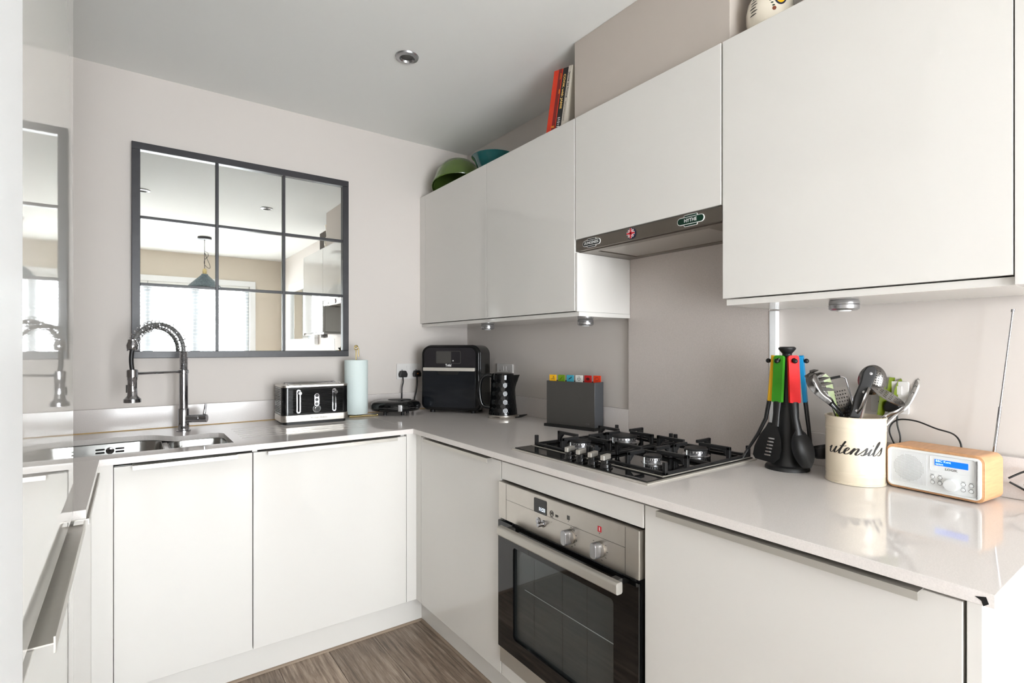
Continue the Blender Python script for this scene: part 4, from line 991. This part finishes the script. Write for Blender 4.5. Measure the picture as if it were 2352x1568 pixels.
def um(u, v, w=0):      # pixel over the pot, w = metres behind the pot's axis
    return PX(u, v, 1.361 + w * .98)
g0 = 'tools in the utensil pot'
def ut(name, label): return thing(name, label, 'utensil', (UC.x, UC.y, WT + .01), 0, g0)
# pasta server
t = ut('pasta_server', 'steel toothed pasta server leaning out of the pot on the left')
m_ = MB(); m_.tube(cr([um(1955, 1040, 0), um(1937, 965, -.02), um(1922, 940, -.03), um(1910, 925, -.03)], 5), .0072, 10, ry=.0045); m_.build('handle', M_black, t, world=True, smooth=60)
Lp = [(1914, 938), (1897, 925), (1876, 909), (1859, 893), (1851, 876), (1852, 862), (1861, 854)]
Rp = [(1921, 932), (1911, 914), (1900, 905), (1893, 893), (1888, 880), (1882, 868), (1874, 857)]
rows = []
Ls = cr([(u, v, 0) for u, v in Lp], 3); Rs = cr([(u, v, 0) for u, v in Rp], 3)
for i, (l, r) in enumerate(zip(Ls, Rs)):
    q_ = math.sin(PI * i / (len(Ls) - 1)) ** .6
    rows.append([um(l.x + (r.x - l.x) * k / 8, l.y + (r.y - l.y) * k / 8, -.035 + .016 * q_ * math.sin(PI * k / 8) + .012 * k / 8) for k in range(9)])
m_ = MB(); m_.sheet(rows, thick=tuple(cvd * .0014)); m_.build('head', M_dsteel, t, world=True, smooth=60)
for (a_, b_) in [((1894, 894), (1921, 896)), ((1889, 883), (1914, 880)), ((1884, 872), (1906, 867)), ((1878, 861), (1894, 857)), ((1864, 855), (1880, 850)), ((1853, 866), (1868, 858))]:
    p0 = um(a_[0] - 3, a_[1], -.024); p1 = um(b_[0], b_[1], -.045)
    MB().tube([p0, p0.lerp(p1, .5) + UP * .0012, p1], [.0052, .0042, .0008], 8, ry=[.0016, .0014, .0006], ref=UP).build('tooth', M_dsteel, t, world=True, smooth=60)
# grater
t = ut('grater', 'flat metal grater with a wire frame standing in the pot')
ga = (um(1925, 870, .01) - um(1950, 950, .01)).normalized(); gr_ = ga.cross(cvd).normalized() * 1
GM = frame(um(1953, 985, .015), gr_, ga)
m_ = MB(); m_.prism([(-.019, 0), (.019, 0), (.021, .112), (0, .118), (-.021, .112)], -.0006, .0006, GM); m_.build('blade', M_dsteel, t, world=True)
hm = MB()
for j in range(9):
    for i in range(6): hm.prism(ellipse(-.0145 + i * .0058 + (j % 2) * .0012, .03 + j * .0092, .0015, .0018, 8), -.0011, .0011, GM)
stuff(hm.build('perforations', M_gap, t, world=True, smooth=0))
m_ = MB(); m_.tube([GM @ Vector(p) for p in cr([(-.0235, -.02, 0), (-.024, .12, 0), (-.022, .135, 0), (-.012, .141, 0), (.012, .141, 0), (.022, .135, 0), (.024, .12, 0), (.0235, -.02, 0)], 5)], .0019, 8); m_.build('wire_frame', M_chrome, t, world=True, smooth=60)
MB().tube([GM @ Vector((-.014, .141, 0)), GM @ Vector((.012, .141, 0))], .0034, 8).build('grip', M_rubber, t, world=True)
# knife / peeler with black riveted handle
t = ut('riveted_knife', 'black riveted handle of a knife standing in the middle of the pot')
ka = (um(2003, 845, -.02) - um(1963, 950, -.02)).normalized(); ks = ka.cross(cvd).normalized()
KM = frame(um(1960, 958, -.03), ks, ka)
m_ = MB(); m_.prism([(-.012, 0), (.010, -.004), (.010, .02), (.014, .05), (.013, .09), (.016, .118), (.012, .133), (0, .139), (-.009, .134), (-.013, .12), (-.0125, .06)], -.008, .008, KM); m_.build('handle', M_mblack, t, world=True, bevel=.003)
for z in (.018, .068, .118):
    for s_ in (-1,): MB().lathe([(.0036, -.0076), (.0036, -.0088), (.001, -.0092)], 12, KM @ T(-.001, z, 0)).build('rivet', M_silver, t, world=True)
MB().prism([(-.010, -.075), (.008, -.075), (.009, 0), (-.011, 0)], -.001, .001, KM).build('blade', M_steel, t, world=True)
# perforated skimmer behind
t = ut('skimmer', 'round perforated steel skimmer behind the black knife handle')
sa = (um(2006, 850, .03) - um(1985, 950, .03)).normalized(); ss = sa.cross(cvd).normalized(); SM = frame(um(2004, 872, .025), ss, sa)
m_ = MB(); m_.lathe([(.001, -.006), (.015, -.005), (.026, -.001), (.031, .005), (.032, .006), (.03, .0065), (.02, -.001), (.001, -.0045)], 32, SM, sy=1.25); m_.build('bowl', M_dsteel, t, world=True, smooth=60)
hm = MB()
for i in range(-4, 5):
    for j in range(-5, 6):
        x, y = i * .006, j * .0062
        if (x / .026) ** 2 + (y / .033) ** 2 < 1: zs = -.006 + .010 * ((x / .031) ** 2 + (y / .039) ** 2); hm.prism(ellipse(x, y, .0014, .0014, 8), zs - .0016, zs + .0004, SM)
stuff(hm.build('perforations', M_gap, t, world=True, smooth=0))
MB().tube([um(1992, 900, .03), um(1975, 980, .0), um(1970, 1040, 0)], .0035, 8).build('handle', M_steel, t, world=True)
# masher
t = ut('potato_masher', 'steel potato masher with an oval slotted plate above the pot')
mm_ = um(2038, 908, -.02); mx_ = (um(2078, 930, -.02) - um(1994, 889, -.02)).normalized(); my_ = (cvd * .93 + UP * .42); MMx = frame(mm_, mx_, my_)
holes = [ellipse(-.030 + i * .0145 + (j % 2) * .007, -.017 + j * .0115, .0042, .0036, 10) for i in range(5) for j in range(4) if ((-.030 + i * .0145 + (j % 2) * .007) / .042) ** 2 + ((-.017 + j * .0115) / .026) ** 2 < .75]
pm_ = slab_with_holes(ellipse(0, 0, .049, .030, 36), holes, -.001, .001); m_ = MB(); m_.add(pm_.v, pm_.f, MMx); m_.build('plate', M_dsteel, t, world=True)
m_ = MB(); m_.tube(cr([um(1996, 893, -.04), um(1990, 905, -.05), um(1980, 930, -.045), um(1968, 962, -.03), um(1962, 1040, 0)], 5), .0065, 10, ry=.003); m_.build('shank', M_dsteel, t, world=True, smooth=60)
MB().tube(cr([um(2074, 934, -.02), um(2058, 945, -.02), um(2030, 958, -.01), um(1985, 1000, 0)], 5), .0055, 10, ry=.0025).build('shank', M_dsteel, t, world=True, smooth=60)
# steel strip tongs
t = ut('steel_tongs', 'slim steel tong arm curving up at the right of the pot')
st_ = cr([um(2000, 1010, .02), um(2050, 955, .01), um(2076, 936, .0), (um(2092, 915, .0)), um(2108, 880, .0), um(2117, 852, .0), um(2121, 842, 0)], 6)
m_ = MB(); m_.tube(st_, [.0065] * (len(st_) - 3) + [.006, .005, .003], 10, ry=.0011, ref=crt); m_.build('arm', M_dsteel, t, world=True, smooth=60)
em = MB()
for k in range(4):
    c_ = um(2097 + k * 6, 903 - k * 15, -.0018); em.tube([c_ - crt * .003, c_ + UP * .004, c_ + crt * .003], .0007, 5)
stuff(em.build('embossing', M_dgrey, t, world=True))
# green salad servers
def plate_px(pts, w0, th, m, t, name):
    P0 = [um(u, v, w0) for u, v in pts]; P1 = [um(u, v, w0) + cvd * th for u, v in pts]; n = len(pts)
    return MB().add(P0 + P1, [tuple(range(n)), tuple(range(2 * n - 1, n - 1, -1))] + [(i, n + i, n + (i + 1) % n, (i + 1) % n) for i in range(n)]).build(name, m, t, world=True, smooth=0)
for lb, w_, pts_ in [('lime green translucent salad fork at the back of the pot', .04, [(2030, 1000), (2014, 955), (2020, 915), (2017, 888), (2024, 868), (2033, 866), (2034, 893), (2038, 893), (2043, 866), (2056, 867), (2052, 895), (2046, 915), (2036, 935), (2030, 955), (2034, 1000)]),
                     ('lime green translucent salad spoon at the back right of the pot', .028, [(2022, 1000), (2036, 955), (2049, 925), (2055, 893), (2063, 874), (2070, 869), (2075, 878), (2073, 903), (2062, 930), (2046, 958), (2028, 1000)]),
                     ('olive green translucent server behind the pasta server', -.004, [(1944, 1000), (1921, 955), (1908, 925), (1898, 890), (1888, 865), (1896, 858), (1906, 866), (1913, 885), (1919, 915), (1927, 950), (1950, 1000)])]:
    t = ut('salad_server', lb); plate_px(pts_, w_, .003, M_lime, t, 'server')

# ================================================================== radio
RA = Vector((-.1235, -2.219, 0)); RB = Vector((-.1455, -2.412, 0)); rr0 = (RB - RA).normalized(); rw = (RB - RA).length
rang = math.atan2(rr0.y, rr0.x); rn = Vector((rr0.y, -rr0.x, 0))
RC = (RA + RB) / 2 - rn * .05
ra = thing('radio', 'beech wood digital radio with white front and blue display', 'radio', (RC.x, RC.y, WT), rang)
RH = .105; MFr = frame((0, -.05, 0), (1, 0, 0), (0, 0, 1))
MB().prism(rrect(-rw / 2, .003, rw / 2, RH + .002, .016, 8), -.095, 0, MFr).build('case', M_wood, ra, bevel=.002)
RF = lambda x, z, e=0: frame((x, -.05 - e, z), (1, 0, 0), (0, 0, 1))
fs_ = MB(); fs_.prism(rrect(-rw / 2 + .006, .009, rw / 2 - .006, RH - .004, .011, 8), 0, .003, RF(0, 0)); fs_.build('front_panel', M_whitepl, ra, bevel=.001)
fe = slab_with_holes(rrect(-rw / 2 + .006, .009, rw / 2 - .006, RH - .004, .011, 8), [rrect(-rw / 2 + .011, .013, rw / 2 - .013, RH - .009, .008, 8)], 0, .0035); m_ = MB(); m_.add(fe.v, fe.f, RF(0, 0, .003)); m_.build('front_rim', M_whitepl, ra, smooth=0, bevel=.0008)
sg_ = MB()
for k in range(28):
    x = -.0855 + k * .00275; sg_.box(x, .02, 0, x + .0012, .092, .0006, RF(0, 0, .003))
stuff(sg_.build('speaker_grille', M_whitepl, ra, smooth=0))
hm = MB()
for k in range(27):
    x = -.0835 + k * .00275
    for j in range(26):
        z = .022 + j * .0027
        if (x + .048) ** 2 + (z - .056) ** 2 < .0315 ** 2: hm.box(x - .00045, z - .0005, 0, x + .00045, z + .0005, .0001, RF(0, 0, .00365 if False else .0031))
stuff(hm.build('speaker_holes', M_dgrey, ra, smooth=0))
pd = slab_with_holes(rrect(-.004, .059, .079, .0945, .004), [rrect(-.0028, .0602, .0778, .0933, .003)], 0, .001); m_ = MB(); m_.add(pd.v, pd.f, RF(0, 0, .003)); m_.build('display_bezel', M_whitepl, ra, smooth=0)
MB().prism(rrect(.0055, .0725, .068, .0865, .0008), 0, .0006, RF(0, 0, .003)).build('screen', M_lcd, ra)
tx = MB(); tx.text('BBC Kent', .0068, RF(.0075, .0828, .0038), .0001, 'LEFT', sx=1.05); tx.text('tation', .0062, RF(.0075, .0762, .0038), .0001, 'LEFT'); tx.build('screen_text', M_lcdtxt, ra, smooth=0)
MB().text('LOGIK', .0072, RF(.037, .0662, .0032), .0002, sx=1.1).build('lettering', M_dgrey, ra, smooth=0)
MB().lathe([(.0135, 0), (.0135, .008), (.0125, .010), (.003, .0105)], 36, RF(.038, .033, .003)).build('volume_knob', M_whitepl, ra)
for (x, z) in [(.001, .0445), (.0155, .0445), (.001, .032), (.0155, .032), (.059, .039), (.0735, .039), (.059, .0265), (.0735, .0265)]:
    b_ = MB(); b_.lathe([(.0037, 0), (.0037, .0012), (.003, .0016)], 18, RF(x, z, .003)); b_.build('button', M_whitepl, ra)
    r_ = MB(); r_.lathe([(.0045, 0), (.0045, .0002), (.0038, .0002), (.0038, 0)], 18, RF(x, z, .003), False, False); r_.box(-.0035, .0054, 0, .0035, .0061, .0002, RF(x, z, .003)); r_.build('button_print', M_dgrey, ra, smooth=0)
MB().box(.0825, .012, 0, .0855, .096, .0035, RF(0, 0, .003)).build('front_groove', M_silver, ra)
MB().prism(rrect(-rw / 2 + .02, 0, rw / 2 - .02, .003, .0005), -.085, -.01, MFr).build('feet', M_mblack, ra)
ant = MB(); Mi = Matrix.Translation((RC.x, RC.y, WT)) @ RZ(rang); Mi = Mi.inverted()
a0, a1, a2 = Vector((-.042, -2.4035, .95)), Vector((-.042, -2.4155, 1.07)), Vector((-.042, -2.4367, 1.286))
ant.tube([Mi @ a0, Mi @ a1], .0032, 10); ant.tube([Mi @ a1, Mi @ a2], .0019, 10); ant.tube([Mi @ a2, Mi @ (a2 + (a2 - a1).normalized() * .006)], .0036, 12); ant.build('aerial', M_chrome, ra, smooth=40)
cb = MB(); cb.tube([Mi @ Vector(p) for p in cr([(-.045, -2.43, .91), (-.03, -2.46, .93), (-.028, -2.475, .915), (-.032, -2.455, .898), (-.03, -2.475, .88), (-.034, -2.50, .866), (-.04, -2.49, .863), (-.03, -2.455, .885), (-.035, -2.43, .90)], 8)], .0022, 8); cb.build('cable', M_rubber, ra, smooth=60)

# ================================================================== on top of the wall units
TZ = CZ1 + .0005
co = thing('colander', 'sage green enamel colander upside down on the corner wall cabinet', 'colander', (-.165, -.185, TZ))
CMt = T(0, 0, .038) @ Matrix.Rotation(math.radians(14), 4, (-.86, .505, 0))
MB().lathe([(.150, 0), (.152, .004), (.147, .006), (.14, .04), (.124, .09), (.095, .128), (.06, .145), (.02, .15), (.02, .148), (.06, .142), (.093, .125), (.121, .089), (.137, .04), (.143, .004)], 56, CMt, False, False).build('bowl', M_colander, co, smooth=50)
MB().tube([CMt @ Vector((.022 * math.cos(a), .006, .148 + .02 * math.sin(a))) for a in [PI * k / 10 for k in range(11)]], .0045, 8).build('lug', M_colander, co, smooth=60)
MB().lathe([(.05, 0), (.06, .012), (.06, .034), (.05, .036)], 30, T(.0, .0, -.0)).build('inner_foot', M_colander, co)
bo = MB(); bo.lathe([(.045, 0), (.047, .004), (.068, .024), (.088, .058), (.102, .090), (.115, .104), (.112, .106), (.099, .091), (.084, .058), (.064, .028), (.03, .01)], 56)
b_ = bo.build('bowl', M_teal, smooth=50); b_.location = (-.165, -.535, TZ); tag(b_, 'dark teal glazed bowl on the wall cabinets', 'bowl')
def book(name, label, y, th, h, lean, m, pages=True):
    t = thing(name, label, 'book', (-.165, y, TZ + th * math.sin(math.radians(lean))), 0, 'cookery books'); a = math.radians(lean); R_ = RX(a)
    # local: thickness along y (from 0 to -th), spine at -x
    MB().box(-.116, -th, 0, -.113, 0, h, R_).build('spine', m, t, bevel=.0015)
    MB().box(-.1128, -.0025, 0, .09, 0, h, R_).build('cover', m, t); MB().box(-.1128, -th, 0, .09, -th + .0025, h, R_).build('cover', m, t)
    MB().box(-.1128, -th + .0026, .003, .087, -.0026, h - .003, R_).build('pages', M_page, t)
    return t, R_
LN = 12.5
t, R_ = book('cookery_book', 'red spined cookery book leaning at the left of the three', -1.080, .054, .245, LN, M_bookr)
BFm = lambda th, y, z: R_ @ frame((-.1163, y, z), (0, 0, -1), (0, -1, 0)) @ RX(PI)
def SF(y, z): return R_ @ frame((-.1162, y, z), (0, -1, 0), (0, 0, 1))
m_ = MB(); m_.box(-.010, -.122, 0, .010, .122, .0005, SF(-.042, .123)); m_.build('spine_shade', M_bookd, t)
m_ = MB(); m_.tube([SF(-.045, .217) @ Vector((.006 * math.cos(a) if math.cos(a) > 0 else 0, .011 * math.sin(a), .0006)) for a in [2 * PI * k / 20 for k in range(20)]], .0006, 5, closed=True); m_.box(-.012, -.004, 0, .008, .004, .0008, SF(-.04, .028)); m_.box(-.003, -.008, .0, .003, .008, .0008, SF(-.05, .16)); m_.build('spine_print', M_orangep, t, smooth=0)
t, R_ = book('cookery_book', 'black spined cookery book with gold lettering, middle of the three', -1.1358, .031, .238, LN, M_bookb)
m_ = MB(); m_.text('COOK with JAMIE', .0165, SF(-.0155, .150) @ RZ(-PI / 2), .0003, bold=.0004); m_.build('lettering', M_gold, t, smooth=0)
m_ = MB()
for k in range(6): m_.box(-.008 + (k % 2) * .002, -.003, 0, .006 + (k % 3) * .001, .0005, .0004, SF(-.0155, .053 - k * .008))
m_.build('small_print', M_whiteprint, t, smooth=0)
t, R_ = book('cookery_book', 'cream spined cookery book with dark lettering against the boxing', -1.1680, .022, .236, LN, M_bookw)
m_ = MB(); m_.text('Jamie at home', .0165, SF(-.011, .165) @ RZ(-PI / 2), .0003); m_.build('lettering', M_navy, t, smooth=0)
m_ = MB(); m_.text('Cook Your Way to the Good Life', .0052, SF(-.011, .068) @ RZ(-PI / 2), .0003); m_.build('small_print', M_ink, t, smooth=0)

jg = thing('painted_jug', 'cream china jug with a painted oval portrait on the large cabinet', 'jug', (-.215, -1.972, TZ))
MB().lathe([(.038, 0), (.044, .003), (.052, .02), (.060, .05), (.061, .075), (.056, .1), (.046, .118), (.043, .123), (.044, .15), (.05, .2), (.055, .22), (.053, .22), (.048, .2), (.042, .15), (.04, .125)], 48, None, True, False).build('body', M_china, jg, smooth=50)
vj = (CAM - Vector((-.215, -1.972, 0))); vj.z = 0; vj.normalize(); ja = math.atan2(vj.y, vj.x)
def jug_patch(name, a_off, zc, rx, rz, m, e):
    rows = []
    mb = MB(); pts = []
    prof_r = lambda z: (.061 if .05 < z < .09 else (.0605 if z >= .09 and z < .095 else .058)) 
    import bisect
    tab = [(.0, .044), (.02, .052), (.05, .060), (.075, .061), (.1, .056), (.118, .046)]
    def rad(z):
        for (z0, r0), (z1, r1) in zip(tab[:-1], tab[1:]):
            if z <= z1: return r0 + (r1 - r0) * (z - z0) / (z1 - z0)
        return tab[-1][1]
    vs = []; fs = []; n = 24; rings = 4
    for j in range(rings + 1):
        for k in range(n):
            a = 2 * PI * k / n; q_ = j / rings; z = zc + rz * q_ * math.sin(a); r = rad(z) + e; th = ja + a_off + rx * q_ * math.cos(a) / .06
            vs.append((r * math.cos(th), r * math.sin(th), z))
    for j in range(rings):
        for k in range(n): fs.append((j * n + k, j * n + (k + 1) % n, (j + 1) * n + (k + 1) % n, (j + 1) * n + k))
    return MB().add(vs, fs).build(name, m, jg, smooth=60)
jug_patch('medallion_border', .45, .083, .017, .023, M_navy, .0006); jug_patch('medallion', .45, .083, .013, .0185, M_yellow, .001)
jug_patch('portrait', .47, .082, .006, .012, mat('sepia_print', (136, 84, 30), .4), .0014)
for k in range(7): jug_patch('leaf', .45 - .30 - .06 * (k % 3), .06 + k * .0075, .0035, .002, mat('leaf_print_%d' % k, (40, 60, 40), .4), .0007)
for k in range(6): jug_patch('motto_line', -.75 + .05 * (k % 2), .055 + k * .0085, .011, .0016, M_ink, .0007)
jug_patch('rosette', .18, .052, .005, .005, mat('rosette_print', (130, 60, 30), .4), .0007)
hdl = MB(); hp2 = cr([(.046, 0, .2), (.085, 0, .19), (.09, 0, .13), (.058, 0, .08)], 6); hdl.tube([RZ(ja + 2.6) @ p for p in hp2], .006, 10); hdl.build('handle', M_china, jg, smooth=60)
bx = thing('wooden_crate', 'dark brown ribbed wooden box behind the painted jug', 'box', (-.14, -2.16, TZ))
MB().box(-.09, -.1, 0, .09, .085, .2).build('box', M_brown, bx, bevel=.003)
for k in range(7): MB().box(-.0935, -.095 + k * .026, .003, -.0901, -.077 + k * .026, .197).build('slat', M_brown, bx, bevel=.001)

# ================================================================== ceiling lights and pendant
for (x, y, lb) in [(-.757, -.788, 'recessed chrome downlight in the ceiling nearest the corner'), (-.73, -2.03, 'recessed chrome downlight in the ceiling over the oven run'), (-1.573, -2.02, 'recessed chrome downlight in the ceiling by the tall unit')]:
    t = thing('downlight', lb, 'light', (x, y, CEIL), 0, 'ceiling downlights')
    MB().lathe([(.026, -.0015), (.030, -.009), (.044, -.006), (.0465, -.0005)], 48, None, False, False).build('bezel', M_silver, t, smooth=50)
    MB().lathe([(.0258, -.0015), (.024, -.0008), (.001, -.0006)], 36, None, False, True).build('lamp', M_dgrey, t, smooth=50)
PXX, PYY = -1.016, -3.65
t = thing('pendant_lamp', 'dark conical pendant lamp in the lounge, seen in the mirror', 'lamp', (PXX, PYY, CEIL))
MB().lathe([(.064, -.0005), (.066, -.02), (.06, -.026), (.01, -.027)], 36).build('ceiling_rose', M_frame, t)
MB().tube([(0, 0, -.02), (0, 0, -.34)], .003, 8).build('cord', M_mblack, t)
MB().tube(cr([(0, 0, -.15), (.03, 0, -.165), (.03, 0, -.2), (0, 0, -.24), (0, .003, -.29), (.04, 0, -.325), (.05, 0, -.3), (.02, 0, -.22), (0, 0, -.16)], 6), .0025, 8).build('cord_loop', M_mblack, t, smooth=60)
MB().lathe([(.01, -.33), (.02, -.345), (.02, -.385), (.03, -.392)], 24).build('lamp_holder', M_brass, t)
MB().lathe([(.03, -.388), (.034, -.40), (.15, -.515), (.15, -.522), (.147, -.519), (.03, -.406)], 48, None, False, False).build('shade', M_shade, t)
